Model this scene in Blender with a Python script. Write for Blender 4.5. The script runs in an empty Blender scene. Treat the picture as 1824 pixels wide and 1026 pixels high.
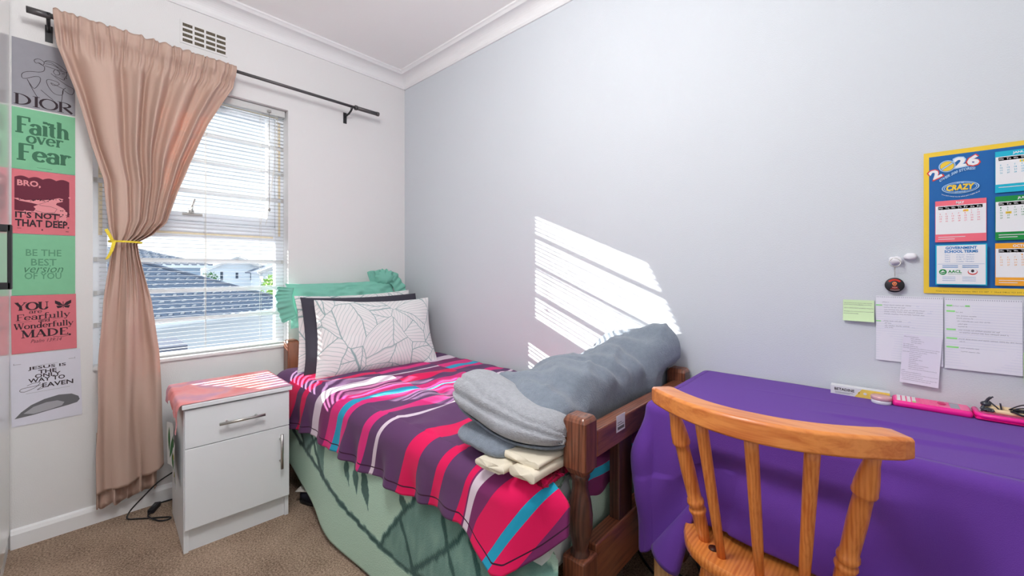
import bpy, bmesh, math, random, calendar
from mathutils import Vector, Matrix, noise, geometry
rnd = random.Random(7)
C = bpy.context.scene.collection
sc = bpy.context.scene
PI = math.pi
V = Vector

# ------------------------------------------------------------------ camera, sky, sun, lights, exposure
cam = bpy.data.cameras.new('camera'); camo = bpy.data.objects.new('camera', cam); C.objects.link(camo)
cam.sensor_width = 36.0; cam.lens = 722/1824*36; cam.shift_y = -31/1824; cam.clip_start = .02; cam.clip_end = 400
camo.location = (2.62, -1.687, 1.134); camo.rotation_euler = (PI/2, 0, math.radians(42.4))
sc.camera = camo
sc.view_settings.view_transform = 'Standard'; sc.view_settings.look = 'None'
sc.view_settings.exposure = 0.25; sc.view_settings.gamma = 1.0; sc.view_settings.use_curve_mapping = False
cy = sc.cycles
cy.use_denoising = True; cy.max_bounces = 10; cy.diffuse_bounces = 6; cy.glossy_bounces = 4; cy.transparent_max_bounces = 16
cy.sample_clamp_indirect = 40.0; cy.blur_glossy = 0.05

w = bpy.data.worlds.new('sky'); sc.world = w; w.use_nodes = True
nt = w.node_tree; nt.nodes.clear()
wo = nt.nodes.new('ShaderNodeOutputWorld'); bg = nt.nodes.new('ShaderNodeBackground')
tc = nt.nodes.new('ShaderNodeTexCoord'); sx = nt.nodes.new('ShaderNodeSeparateXYZ'); rp = nt.nodes.new('ShaderNodeValToRGB')
nt.links.new(tc.outputs['Generated'], sx.inputs[0]); nt.links.new(sx.outputs['Z'], rp.inputs[0])
rp.color_ramp.elements[0].position = 0.0; rp.color_ramp.elements[0].color = (.95, .98, 1.0, 1)
rp.color_ramp.elements[1].position = 0.6; rp.color_ramp.elements[1].color = (.62, .80, 1.0, 1)
nt.links.new(rp.outputs[0], bg.inputs[0]); bg.inputs[1].default_value = 1.2
nt.links.new(bg.outputs[0], wo.inputs[0])

SUN_DIR = V((1.504, 1.0, -.63)).normalized()
sl = bpy.data.lights.new('sun', 'SUN'); sl.energy = 21.0; sl.angle = math.radians(.34); sl.color = (1, .965, .90)
so = bpy.data.objects.new('sun', sl); C.objects.link(so); so.rotation_euler = SUN_DIR.to_track_quat('-Z', 'Y').to_euler()
so.location = (-6, -5, 4)

pl = bpy.data.lights.new('window_portal', 'AREA'); pl.shape = 'RECTANGLE'; pl.size = 1.4; pl.size_y = .82; pl.cycles.is_portal = True
po = bpy.data.objects.new('window_portal', pl); C.objects.link(po); po.location = (-.17, -1.205, 1.388)
po.rotation_euler = (0, -PI/2, 0)

# fill light added out of frame to brighten the room, no visible source
ll = bpy.data.lights.new('added_fill_light', 'POINT'); ll.shadow_soft_size = .2; ll.energy = 45; ll.color = (1, .985, .96)
lo = bpy.data.objects.new('added_fill_light', ll); C.objects.link(lo); lo.location = (1.92, -1.50, 2.32)

# ------------------------------------------------------------------ helpers
def lin(c):
    return c/12.92 if c <= .04045 else ((c+.055)/1.055)**2.4
def rgb(r, g, b, k=1.0):
    return tuple(min(.95, lin(v/255)*k) for v in (r, g, b)) + (1,)

_m = {}
def mat(name, col, rough=.6, spec=.4, bump=0, bscale=200, var=0, vscale=8, metal=0, sheen=0, coat=0, stretch=None):
    if name in _m: return _m[name]
    m = bpy.data.materials.new(name); m.use_nodes = True; n = m.node_tree.nodes; L = m.node_tree.links
    b = n['Principled BSDF']; b.inputs['Base Color'].default_value = col; b.inputs['Roughness'].default_value = rough
    b.inputs['Specular IOR Level'].default_value = spec; b.inputs['Metallic'].default_value = metal
    if sheen: b.inputs['Sheen Weight'].default_value = sheen; b.inputs['Sheen Roughness'].default_value = .5
    if coat: b.inputs['Coat Weight'].default_value = coat; b.inputs['Coat Roughness'].default_value = .15
    t = n.new('ShaderNodeTexCoord'); src = t.outputs['Object']
    if stretch:
        mp = n.new('ShaderNodeMapping'); mp.inputs['Scale'].default_value = stretch; L.new(src, mp.inputs[0]); src = mp.outputs[0]
    if var:
        x = n.new('ShaderNodeTexNoise'); x.inputs['Scale'].default_value = vscale; x.inputs['Detail'].default_value = 5
        L.new(src, x.inputs['Vector'])
        mx = n.new('ShaderNodeMix'); mx.data_type = 'RGBA'; L.new(x.outputs['Fac'], mx.inputs[0])
        mx.inputs[6].default_value = tuple(max(0, c*(1-var)) for c in col[:3]) + (1,)
        mx.inputs[7].default_value = tuple(min(1, c*(1+var)) for c in col[:3]) + (1,)
        L.new(mx.outputs[2], b.inputs['Base Color'])
    if bump:
        x = n.new('ShaderNodeTexNoise'); x.inputs['Scale'].default_value = bscale; x.inputs['Detail'].default_value = 3
        L.new(src, x.inputs['Vector'])
        bp = n.new('ShaderNodeBump'); bp.inputs['Strength'].default_value = bump; bp.inputs['Distance'].default_value = .003
        L.new(x.outputs['Fac'], bp.inputs['Height']); L.new(bp.outputs[0], b.inputs['Normal'])
    _m[name] = m
    return m
def mnodes(m): return m.node_tree.nodes, m.node_tree.links, m.node_tree.nodes['Principled BSDF']

class MB:
    def __init__(s): s.v = []; s.f = []; s.m = []; s.uv = {}; s.cur = 0; s.sm = []
    def add(s, vs, fs, smooth=False, uvs=None):
        o = len(s.v); s.v += [V(p) for p in vs]
        for f in fs:
            s.f.append([i+o for i in f]); s.m.append(s.cur); s.sm.append(smooth)
        if uvs:
            for i, u in enumerate(uvs): s.uv[o+i] = u
        return o
    def box(s, a, b):
        x0, y0, z0 = a; x1, y1, z1 = b
        s.add([(x0,y0,z0),(x1,y0,z0),(x1,y1,z0),(x0,y1,z0),(x0,y0,z1),(x1,y0,z1),(x1,y1,z1),(x0,y1,z1)],
              [(3,2,1,0),(4,5,6,7),(0,1,5,4),(1,2,6,5),(2,3,7,6),(3,0,4,7)])
    def obox(s, c, ax, ay, az):
        c = V(c); ax = V(ax); ay = V(ay); az = V(az)
        vs = [c+ax*i+ay*j+az*k for k in (-1,1) for j in (-1,1) for i in (-1,1)]
        s.add(vs, [(2,3,1,0),(4,5,7,6),(0,1,5,4),(1,3,7,5),(3,2,6,7),(2,0,4,6)])
    def tube(s, pts, r, seg=8, cap=True, closed=False):
        pts = [V(p) for p in pts]; n = len(pts); rr = r if isinstance(r, (list, tuple)) else [r]*n
        vs = []; prev = None
        for i, p in enumerate(pts):
            if closed: d = pts[(i+1) % n]-pts[i-1]
            else: d = pts[min(i+1, n-1)]-pts[max(i-1, 0)]
            d = d.normalized() if d.length > 1e-9 else V((0,0,1))
            if prev is None:
                up = V((0,0,1)) if abs(d.z) < .9 else V((1,0,0)); a = d.cross(up).normalized()
            else:
                a = prev - d*prev.dot(d); a = a.normalized() if a.length > 1e-6 else d.orthogonal().normalized()
            prev = a; b = d.cross(a)
            for k in range(seg):
                t = 2*PI*k/seg; vs.append(p+(a*math.cos(t)+b*math.sin(t))*rr[i])
        fs = []
        for i in range(n if closed else n-1):
            j = (i+1) % n
            for k in range(seg):
                k2 = (k+1) % seg; fs.append((i*seg+k, i*seg+k2, j*seg+k2, j*seg+k))
        if cap and not closed:
            fs.append(tuple(reversed(range(seg)))); fs.append(tuple(range((n-1)*seg, n*seg)))
        s.add(vs, fs, True)
    def grid(s, fn, nu, nv, uvfn=None, smooth=True, flip=False):
        vs = []; uvs = []
        for j in range(nv+1):
            for i in range(nu+1):
                u, v = i/nu, j/nv; vs.append(fn(u, v)); uvs.append(uvfn(u, v) if uvfn else (u, v))
        fs = []
        for j in range(nv):
            for i in range(nu):
                a = j*(nu+1)+i; q = (a, a+1, a+nu+2, a+nu+1); fs.append(q[::-1] if flip else q)
        s.add(vs, fs, smooth, uvs)
    def loft(s, rings, cap=True):
        n = len(rings[0]); vs = [p for r in rings for p in r]; fs = []
        for i in range(len(rings)-1):
            for k in range(n):
                k2 = (k+1) % n; fs.append((i*n+k, i*n+k2, (i+1)*n+k2, (i+1)*n+k))
        if cap: fs.append(tuple(reversed(range(n)))); fs.append(tuple(range((len(rings)-1)*n, len(rings)*n)))
        s.add(vs, fs, True)
    def ball(s, c, rx, ry, rz, nu=16, nv=10, fn=None):
        c = V(c)
        def f(u, v):
            t = 2*PI*u; p = PI*v-PI/2
            d = V((math.cos(t)*math.cos(p)*rx, math.sin(t)*math.cos(p)*ry, math.sin(p)*rz))
            if fn: d = fn(d)
            return c+d
        s.grid(f, nu, nv)
    def build(s, name, mats, parent=None, bevel=0, sub=0, solid=0, local=False, offs=None, autosm=None, weld=False):
        me = bpy.data.meshes.new(name)
        o0 = V((0,0,0))
        if parent is not None and not local: o0 = wloc(parent)
        me.from_pydata([p-o0 for p in s.v], [], s.f)
        mats = mats if isinstance(mats, (list, tuple)) else [mats]
        for m in mats: me.materials.append(m)
        me.polygons.foreach_set('material_index', s.m); me.polygons.foreach_set('use_smooth', s.sm)
        if s.uv:
            l = me.uv_layers.new(name='UVMap')
            for lp in me.loops: l.data[lp.index].uv = s.uv.get(lp.vertex_index, (0, 0))
        me.update()
        o = bpy.data.objects.new(name, me); C.objects.link(o)
        if parent is not None: o.parent = parent
        if weld:
            md = o.modifiers.new('weld', 'WELD'); md.merge_threshold = .0004
        if solid:
            md = o.modifiers.new('solid', 'SOLIDIFY'); md.thickness = abs(solid); md.offset = 1 if solid > 0 else -1
        if bevel:
            md = o.modifiers.new('bevel', 'BEVEL'); md.width = bevel; md.segments = 2; md.limit_method = 'ANGLE'; md.angle_limit = math.radians(40)
        if sub:
            md = o.modifiers.new('sub', 'SUBSURF'); md.levels = sub; md.render_levels = sub
        return o
def wloc(o):
    p = V((0,0,0))
    while o is not None: p = p+o.location; o = o.parent
    return p
def thing(name, label, cat, loc=(0,0,0), group=None):
    o = bpy.data.objects.new(name, None); C.objects.link(o); o.location = loc; o.empty_display_size = .05
    o['label'] = label; o['category'] = cat
    if group: o['group'] = group
    return o
def tag(o, label, cat, group=None):
    o['label'] = label; o['category'] = cat
    if group: o['group'] = group
    return o
def struct(o): o['kind'] = 'structure'; return o
def sm(a, b, x):
    t = max(0, min(1, (x-a)/(b-a))) if a != b else float(x > a); return t*t*(3-2*t)
def interp(tab, x):
    if x <= tab[0][0]: return tab[0][1]
    for (a, p), (b, q) in zip(tab, tab[1:]):
        if x <= b: return p+(q-p)*(x-a)/(b-a)
    return tab[-1][1]
def lerp(a, b, t): return a+(b-a)*t
def nz(x, y, z=0): return noise.noise(V((x, y, z)))
def spline(pts, n=8):
    pts = [V(p) for p in pts]; out = []
    for i in range(len(pts)-1):
        p0 = pts[max(i-1,0)]; p1 = pts[i]; p2 = pts[i+1]; p3 = pts[min(i+2,len(pts)-1)]
        for k in range(n):
            t = k/n
            out.append(.5*((2*p1)+(p2-p0)*t+(2*p0-5*p1+4*p2-p3)*t*t+(3*p1-p0-3*p2+p3)*t**3))
    out.append(pts[-1]); return out

# flat sheets with print: one mesh, one material slot per ink
_txt = {}
def text_geo(s, bold=0.0, shear=0.0, res=2):
    k = (s, bold, shear, res)
    if k not in _txt:
        cu = bpy.data.curves.new('t', 'FONT'); cu.body = s; cu.size = 1; cu.offset = bold; cu.shear = shear; cu.resolution_u = res
        o = bpy.data.objects.new('t', cu); C.objects.link(o)
        bpy.context.view_layer.update()
        dg = bpy.context.evaluated_depsgraph_get(); me = o.evaluated_get(dg).to_mesh()
        vs = [(v.co.x, v.co.y) for v in me.vertices]; fs = [tuple(p.vertices) for p in me.polygons]
        o.evaluated_get(dg).to_mesh_clear(); bpy.data.objects.remove(o); bpy.data.curves.remove(cu)
        _txt[k] = (vs, fs)
    return _txt[k]
class Sheet:
    def __init__(s, o, U, Vv, N, w, h, mats, warp=None):
        s.o = V(o); s.U = V(U); s.V = V(Vv); s.N = V(N); s.w = w; s.h = h; s.b = MB(); s.mats = mats; s.warp = warp; s.lay = 0
    def P(s, u, v, n=0):
        if s.warp: n = n+s.warp(u, v)
        return s.o+s.U*(u*s.w)+s.V*(v*s.h)+s.N*n
    def base(s, m=0, nu=8, nv=8, n0=.0006):
        s.b.cur = m; s.b.grid(lambda u, v: s.P(u, v, n0), nu, nv)
        s.b.grid(lambda u, v: s.P(u, v, 0), nu, nv, flip=True)
        for a, c in (((0,0),(1,0)),((1,0),(1,1)),((1,1),(0,1)),((0,1),(0,0))):
            for i in range(nu):
                q = [(lerp(a[0],c[0],t), lerp(a[1],c[1],t)) for t in (i/nu, (i+1)/nu)]
                s.b.add([s.P(*q[0],0), s.P(*q[1],0), s.P(*q[1],n0), s.P(*q[0],n0)], [(0,1,2,3)])
        s.lay = n0
    def up(s, d=.0003): s.lay += d
    def poly(s, pts, m, d=.0003):
        s.b.cur = m
        fs = [tuple(range(len(pts)))]
        if len(pts) > 4:
            fs = [tuple(t) for t in geometry.tessellate_polygon([[V((u*s.w, v*s.h, 0)) for u, v in pts]])]
            A = lambda f: sum(pts[f[i]][0]*pts[f[(i+1)%3]][1]-pts[f[(i+1)%3]][0]*pts[f[i]][1] for i in range(3))
            fs = [f if A(f) > 0 else f[::-1] for f in fs]
        s.b.add([s.P(u, v, s.lay+d) for u, v in pts], fs)
    def rect(s, u0, v0, u1, v1, m, d=.0003): s.poly([(u0,v0),(u1,v0),(u1,v1),(u0,v1)], m, d)
    def oval(s, cu, cv, ru, rv, m, d=.0003, n=28, rot=0):
        s.poly([(cu+ru*math.cos(t)*math.cos(rot)-rv*math.sin(t)*math.sin(rot), cv+ru*math.cos(t)*math.sin(rot)+rv*math.sin(t)*math.cos(rot)) for t in [2*PI*i/n for i in range(n)]], m, d)
    def line(s, pts, wd, m, d=.0003, taper=None):
        # wd in metres
        P = [V((u*s.w, v*s.h)) for u, v in pts]; L = []; R = []
        for i, p in enumerate(P):
            t = P[min(i+1,len(P)-1)]-P[max(i-1,0)]
            t = t.normalized() if t.length > 1e-9 else V((1,0))
            k = V((-t.y, t.x))*(wd(i/(len(P)-1), t) if callable(wd) else wd)*.5
            L.append(p+k); R.append(p-k)
        s.b.cur = m
        vs = [s.P(q.x/s.w, q.y/s.h, s.lay+d) for q in L+R]; n = len(P)
        s.b.add(vs, [(n+i, n+i+1, i+1, i) for i in range(n-1)])
    def text(s, t, u0, v0, u1, v1, m, bold=0, shear=0, d=.0003, res=2, fn=None):
        vs, fs = text_geo(t, bold, shear, res)
        if not vs: return
        x0 = min(v[0] for v in vs); x1 = max(v[0] for v in vs); y0 = min(v[1] for v in vs); y1 = max(v[1] for v in vs)
        out = []
        for x, y in vs:
            a = (x-x0)/(x1-x0+1e-9); b = (y-y0)/(y1-y0+1e-9)
            u, v = (fn(a, b) if fn else (lerp(u0,u1,a), lerp(v0,v1,b)))
            out.append(s.P(u, v, s.lay+d))
        s.b.cur = m; s.b.add(out, fs)
    def serif(s, t, u0, v0, u1, v1, m, thick=.24, thin=.07, d=.0003, ser=True, rise=0):
        strokes, wd = serif_geo(t, ser); h = max(1e-6, max(p[1] for st in strokes for p in st[0])); lo = min(p[1] for st in strokes for p in st[0])
        sx = (u1-u0)/wd; sy = (v1-v0)/(1.0 if h <= 1.02 else h)
        for pts, k in strokes:
            q = []
            for x, y in pts: q.append((u0+x*sx, v0+y*sy+rise*(x/wd)))
            H = (v1-v0)*s.h
            def wf(tt, tg, k=k):
                if k == 'T': return thick*H
                if k == 't': return thin*H
                return H*(thin+(thick-thin)*abs(tg.y)**1.2)
            s.line(q, wf, m, d)
    def scribble(s, u0, v, u1, m, h=.012, wd=.0006, rise=0):
        r = rnd; u = u0
        while u < u1-.01:
            L = min(u1-u, r.uniform(.03, .11)); n = max(4, int(L/.0055))
            s.line([(u+L*i/n, v+rise*(u-u0)+h*(r.uniform(.2,1) if i % 2 else r.uniform(-.25,.25))) for i in range(n+1)], wd, m)
            u += L+.016
    def build(s, name, parent=None): return s.b.build(name, s.mats, parent)

def arc(cx, cyy, rx, ry, a0, a1, n=14):
    return [(cx+rx*math.cos(math.radians(lerp(a0,a1,i/n))), cyy+ry*math.sin(math.radians(lerp(a0,a1,i/n)))) for i in range(n+1)]
def glyph(c):
    S = lambda x, a, b: ([(x,a),(x,b)], 'T')
    L = lambda x0, y0, x1, y1, k='t': ([(x0,y0),(x1,y1)], k)
    A = lambda *a: (arc(*a), 'n')
    sf = lambda x, y, w=.13: ([(x-w,y),(x+w,y)], 't')
    x = .62
    G = {
     'D': ([S(.15,0,1), A(.2,.5,.55,.48,90,-90), sf(.13,.02), sf(.13,.98)], .9),
     'I': ([S(.17,0,1), sf(.17,.02,.17), sf(.17,.98,.17)], .34),
     'O': ([A(.45,.5,.42,.48,0,360)], .9),
     'R': ([S(.15,0,1), A(.25,.74,.38,.24,90,-90), L(.32,.5,.75,.02,'T'), L(.15,.5,.3,.5), sf(.15,.02,.16), sf(.12,.98)], .82),
     'F': ([S(.17,0,1), L(.1,.97,.66,.97), L(.66,1,.66,.72), L(.15,.52,.5,.52), sf(.17,.02,.19)], .68),
     'Y': ([L(.1,.98,.42,.45,'T'), L(.76,.98,.42,.45), S(.42,0,.48), sf(.12,.98,.16), sf(.76,.98,.13), sf(.42,.02,.18)], .86),
     'U': ([S(.17,.3,1), A(.44,.32,.27,.3,180,360), L(.71,.3,.71,1), sf(.17,.98,.16), sf(.71,.98,.13)], .84),
     'W': ([L(.08,.98,.3,.0,'T'), L(.3,0,.52,.95), L(.5,.98,.74,0,'T'), L(.74,0,.96,.98), sf(.1,.98), sf(.5,.98), sf(.95,.98,.1)], 1.06),
     'M': ([L(.14,0,.14,1), L(.14,.98,.48,.08,'T'), L(.48,.05,.82,.98), S(.84,0,1), sf(.14,.02), sf(.84,.02,.16), sf(.1,.98,.1), sf(.86,.98)], 1.0),
     'A': ([L(.1,0,.42,.98), L(.4,1,.74,0,'T'), L(.22,.34,.6,.34), sf(.1,.02), sf(.74,.02,.16)], .88),
     'E': ([S(.17,0,1), L(.1,.97,.64,.97), L(.15,.52,.48,.52), L(.1,.03,.68,.03), L(.64,1,.64,.75), L(.68,0,.68,.26)], .74),
     'a': ([A(.27,.17,.2,.18,0,360), S(.47,0,.42), A(.28,.4,.2,.21,0,160), sf(.52,.02,.07)], .6),
     'i': ([S(.17,0,x), sf(.17,.02), sf(.11,.6,.08), S(.17,.76,.9)], .34),
     't': ([S(.18,.1,.84), A(.3,.14,.12,.13,180,290), L(.02,x-.02,.38,x-.02)], .42),
     'h': ([S(.15,0,1), A(.33,.38,.19,.22,180,0), S(.52,0,.4), sf(.15,.02), sf(.54,.02), sf(.09,.98,.08)], .68),
     'n': ([S(.15,0,x), A(.33,.38,.19,.22,180,0), S(.52,0,.4), sf(.15,.02), sf(.54,.02), sf(.09,.6,.08)], .68),
     'u': ([S(.15,.22,x), A(.33,.22,.19,.21,180,360), S(.52,0,x), sf(.1,.6,.08), sf(.58,.02,.06), sf(.46,.6,.08)], .68),
     'o': ([A(.3,.31,.25,.29,0,360)], .62),
     'v': ([L(.08,.6,.3,.02,'T'), L(.3,.02,.5,.6), sf(.08,.6,.1), sf(.5,.6,.09)], .6),
     'e': ([A(.3,.31,.24,.29,0,320), L(.1,.33,.52,.33)], .6),
     'r': ([S(.15,0,x), A(.35,.36,.17,.23,170,40), sf(.15,.02), sf(.09,.6,.08)], .5),
     'f': ([S(.17,0,.82), A(.33,.8,.16,.17,180,40), L(.02,.6,.38,.6), sf(.17,.02)], .44),
     'l': ([S(.16,0,1), sf(.16,.02), sf(.1,.98,.08)], .34),
     'y': ([L(.08,.6,.3,.02,'T'), L(.52,.6,.22,-.22), A(.14,-.16,.1,.1,330,200), sf(.08,.6,.1), sf(.52,.6,.09)], .6),
     'd': ([A(.27,.3,.2,.28,0,360), S(.5,0,1), sf(.56,.02,.07), sf(.44,.98,.08)], .66),
     ',': ([L(.12,.08,.06,-.14,'T')], .25), '.': ([([(.06,.08),(.2,.08)], 'T')], .3), ' ': ([], .35)}
    return G[c]
def serif_geo(t, ser=True):
    out = []; x = 0
    for c in t:
        st, wd = glyph(c)
        for pts, k in st: out.append(([(p[0]+x, p[1]) for p in pts], k))
        x += wd
    return out, x

# ------------------------------------------------------------------ materials
Mwall = mat('paint_white_grey', rgb(224,224,225), .7, .3, .25, 260, .012, 3)
Mgrey = mat('paint_pale_blue_grey', rgb(204,210,217), .62, .35, .25, 260, .012, 3)
Mceil = mat('ceiling_white', rgb(247,247,247), .8, .2)
Mtrim = mat('gloss_white_trim', rgb(232,233,235), .4, .4)
Mcarpet = mat('carpet_brown', rgb(176,155,138), .95, .1, 1.0, 300, .30, 190)
n, L, bs = mnodes(Mcarpet); t = n.new('ShaderNodeTexCoord'); x = n.new('ShaderNodeTexNoise'); x.inputs['Scale'].default_value = 150; x.inputs['Detail'].default_value = 6; x.inputs['Roughness'].default_value = .75
rp = n.new('ShaderNodeValToRGB'); rp.color_ramp.elements[0].position = .36; rp.color_ramp.elements[0].color = rgb(102,84,70); rp.color_ramp.elements[1].position = .64; rp.color_ramp.elements[1].color = rgb(192,168,148)
y = n.new('ShaderNodeTexNoise'); y.inputs['Scale'].default_value = 5; y.inputs['Detail'].default_value = 3; L.new(t.outputs['Object'], y.inputs['Vector'])
z = n.new('ShaderNodeMath'); z.operation = 'MULTIPLY_ADD'; z.inputs[1].default_value = .22; z.inputs[2].default_value = -.11; L.new(y.outputs['Fac'], z.inputs[0])
a = n.new('ShaderNodeMath'); L.new(x.outputs['Fac'], a.inputs[0]); L.new(z.outputs[0], a.inputs[1])
L.new(t.outputs['Object'], x.inputs['Vector']); L.new(a.outputs[0], rp.inputs[0]); L.new(rp.outputs[0], bs.inputs['Base Color'])
Mframe = mat('window_white_enamel', rgb(235,240,246), .45, .4)
Mpvc = mat('white_laminate', rgb(228,232,236), .35, .4)
Mmetal = mat('brushed_steel', rgb(190,188,184), .3, .5, metal=1)
Mdark = mat('dark_metal', rgb(92,90,92), .45, .5, metal=.6)
Mblack = mat('black_plastic', rgb(34,34,38), .45, .4)

# ------------------------------------------------------------------ setting
ZC = 2.565; RX = 3.95; RY = -2.45
b = MB(); b.box((-.16, RY-.16, -.12), (RX, 0, 0)); struct(b.build('floor', Mcarpet))
b = MB(); b.box((-.16, RY-.16, ZC), (RX+.12, .12, ZC+.1)); struct(b.build('ceiling', Mceil))
b = MB(); b.box((-.16, 0, -.12), (RX+.12, .12, ZC)); struct(b.build('wall_right', Mgrey))
b = MB(); b.box((-.16, RY-.12, -.0), (RX, RY, ZC)); struct(b.build('wall_back', Mwall))
b = MB(); b.box((RX, RY-.12, -.12), (RX+.12, 0, ZC)); struct(b.build('wall_rear', Mwall))
WY0, WY1, WZ0, WZ1 = -1.612, -.800, .686, 2.091
b = MB(); t = -.16
for a, c in (((t,RY,0),(0,WY0,ZC)), ((t,WY1,0),(0,0,ZC)), ((t,WY0,0),(0,WY1,WZ0)), ((t,WY0,WZ1),(0,WY1,ZC))): b.box(a, c)
o = b.build('wall_left', Mwall); struct(o)
# baseboards and cornices
def profile_run(name, prof, axis, a0, a1, m):
    b = MB(); ring = []
    for a in (a0, a1):
        ring.append([V((p[0], a, p[1])) if axis == 'y' else V((a, -p[0], p[1])) for p in prof])
    b.loft(ring); b.sm = [False]*len(b.sm)
    return struct(b.build(name, m))
bb = [(0,0),(.016,0),(.016,.058),(.010,.072),(0,.078)]
profile_run('baseboard_left', bb, 'y', -1.845, 0, Mtrim)
profile_run('baseboard_right', bb, 'x', 0, RX, Mtrim)
co = [(0,2.473),(.008,2.473),(.014,2.486)]+[(.014+.055*(1-math.cos(t)), 2.486+.055*math.sin(t)) for t in [PI/2*i/8 for i in range(9)]]+[(.075,2.541),(.085,2.552),(.092,2.556),(.092,ZC),(0,ZC)]
profile_run('trim_1', co, 'y', RY, 0, Mtrim)
profile_run('trim_2', co, 'x', 0, RX, Mtrim)

# ------------------------------------------------------------------ window
win = bpy.data.objects.new('window_1', None); C.objects.link(win); win.location = (-.1, -1.2, WZ0); struct(win)
x0, x1 = -.125, -.08
b = MB()
b.box((x0, WY0, WZ0), (x1, WY0+.05, WZ1)); b.box((x0, WY1-.045, WZ0), (x1, WY1, WZ1))
b.box((x0, WY0+.05, WZ1-.05), (x1, WY1-.045, WZ1)); b.box((x0, WY0+.05, WZ0), (x1, WY1-.045, WZ0+.026))
b.build('window_frame', Mframe, win, bevel=.003)
b = MB(); b.box((x0-.003, WY0+.05, 1.302), (x1+.006, WY1-.045, 1.392)); b.build('transom', Mframe, win, bevel=.004)
b = MB(); s0, s1 = WY0+.052, WY1-.047
xs = (-.118, -.082)
for a, c in (((xs[0],s0,1.394),(xs[1],s1,1.442)), ((xs[0],s0,1.995),(xs[1],s1,2.039)), ((xs[0],s0,1.44),(xs[1],s0+.042,1.997)), ((xs[0],s1-.042,1.44),(xs[1],s1,1.997))): b.box(a, c)
b.build('top_hung_sash', Mframe, win, bevel=.003)
Mtape = mat('old_masking_tape', rgb(226,214,186), .8, .2, var=.2, vscale=60)
b = MB()
for a, c in (((-.0735,-1.5,1.325),(-.073,-.86,1.336)), ((-.0795,WY1-.03,1.34),(-.079,WY1-.018,2.03)), ((-.0795,WY0+.02,1.30),(-.079,WY0+.033,1.75)), ((-.0795,-1.5,2.05),(-.079,-.83,2.06))): b.box(a, c)
b.build('masking_tape', Mtape, win)
for z in (1.868, 1.715, 1.556, 1.186, 1.03, .88):
    b = MB(); b.box((-.079, WY0+.006, z-.011), (-.072, WY1-.004, z+.011)); b.build('security_bar', mat('bar_enamel', rgb(212,214,216), .5, .3), win, bevel=.002)
for z in (1.868, 1.715, 1.556, 1.186, 1.03, .88):
    b = MB()
    for y in (WY0+.004, WY1-.016): b.box((-.073, y, z-.010), (-.069, y+.012, z+.010))
    b.build('bar_bracket', mat('bracket_grey', rgb(196,196,194), .5, .4), win)
gm = bpy.data.materials.new('clear_glass'); gm.use_nodes = True; n = gm.node_tree.nodes; L = gm.node_tree.links; n.clear()
oo = n.new('ShaderNodeOutputMaterial'); tr = n.new('ShaderNodeBsdfTransparent'); gl = n.new('ShaderNodeBsdfGlossy'); gl.inputs['Roughness'].default_value = .02
fr = n.new('ShaderNodeFresnel'); fr.inputs[0].default_value = 1.25; mx = n.new('ShaderNodeMixShader')
tr.inputs[0].default_value = (.97, .985, .98, 1)
L.new(fr.outputs[0], mx.inputs[0]); L.new(tr.outputs[0], mx.inputs[1]); L.new(gl.outputs[0], mx.inputs[2]); L.new(mx.outputs[0], oo.inputs[0])
for za, zb in ((1.43, 2.0), (WZ0+.024, 1.31)):
    b = MB(); y0, y1 = (s0+.03, s1-.03) if za > 1.4 else (WY0+.045, WY1-.04)
    b.add([(-.1,y0,za),(-.1,y1,za),(-.1,y1,zb),(-.1,y0,zb)], [(0,1,2,3)]); b.build('glass_pane', gm, win)
b = MB(); b.box((-.082,-1.285,1.425), (-.074,-1.20,1.437)); b.box((-.08,-1.262,1.437), (-.066,-1.238,1.452))
b.tube([(-.07,-1.25,1.445),(-.062,-1.246,1.475),(-.055,-1.236,1.512)], [.007,.006,.004], 8)
b.build('window_stay', Mmetal, win)
b = MB(); b.box((-.125, WY0, WZ0-.004), (.012, WY1, WZ0+.014)); o = b.build('window_sill', Mwall, win, bevel=.005)

# venetian blind
blind = thing('venetian_blind', 'white venetian blind with open slats hanging inside the window recess', 'blind', (-.045, -1.205, 2.085))
Mslat = mat('blind_slat_enamel', rgb(240,242,244), .14, .9, coat=.9, metal=.65)
Mhead = mat('blind_headrail_grey', rgb(205,207,207), .45, .4)
b = MB(); b.box((-.066,WY0+.02,2.05), (-.028,WY1-.008,2.088)); b.build('headrail', Mhead, blind, bevel=.003)
zs = 2.034; k = 0
rs = random.Random(3)
while zs > .725:
    b = MB(); tl = rs.gauss(.0, .022); wv = rs.uniform(-.5,.5); ph = rs.uniform(0,6); crw = rs.choice((.0003,.0008,.0013,.0014))
    def f(u, v, zs=zs, tl=tl, wv=wv, ph=ph, crw=crw):
        y = lerp(WY0+.022, WY1-.012, u); a = tl+.02*wv*math.sin(3.1*u+ph)
        d = (v-.5)*.0245; cr = crw*(1-(2*v-1)**2)
        return V((-.045+d*math.cos(a), y, zs+cr+d*math.sin(a)+.0006*math.sin(7*u+ph)))
    b.grid(f, 10, 4); b.build('slat', Mslat, blind, solid=.0005)
    zs -= .0206; k += 1
b = MB(); b.box((-.058,WY0+.022,.7015), (-.032,WY1-.012,.711)); b.build('bottom_rail', Mhead, blind, bevel=.003)
Mcord = mat('blind_cord', rgb(215,212,205), .8, .2)
for y in (-1.47, -1.195, -.935):
    b = MB()
    for x in (-.0585, -.0315): b.tube([(x,y,2.05),(x,y,.710)], .0007, 4)
    b.tube([(-.045,y+.004,2.05),(-.045,y+.004,.710)], .0008, 4); b.build('ladder_cord', Mcord, blind)
Mwand = mat('clear_plastic_wand', rgb(150,150,148), .25, .6)
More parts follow.
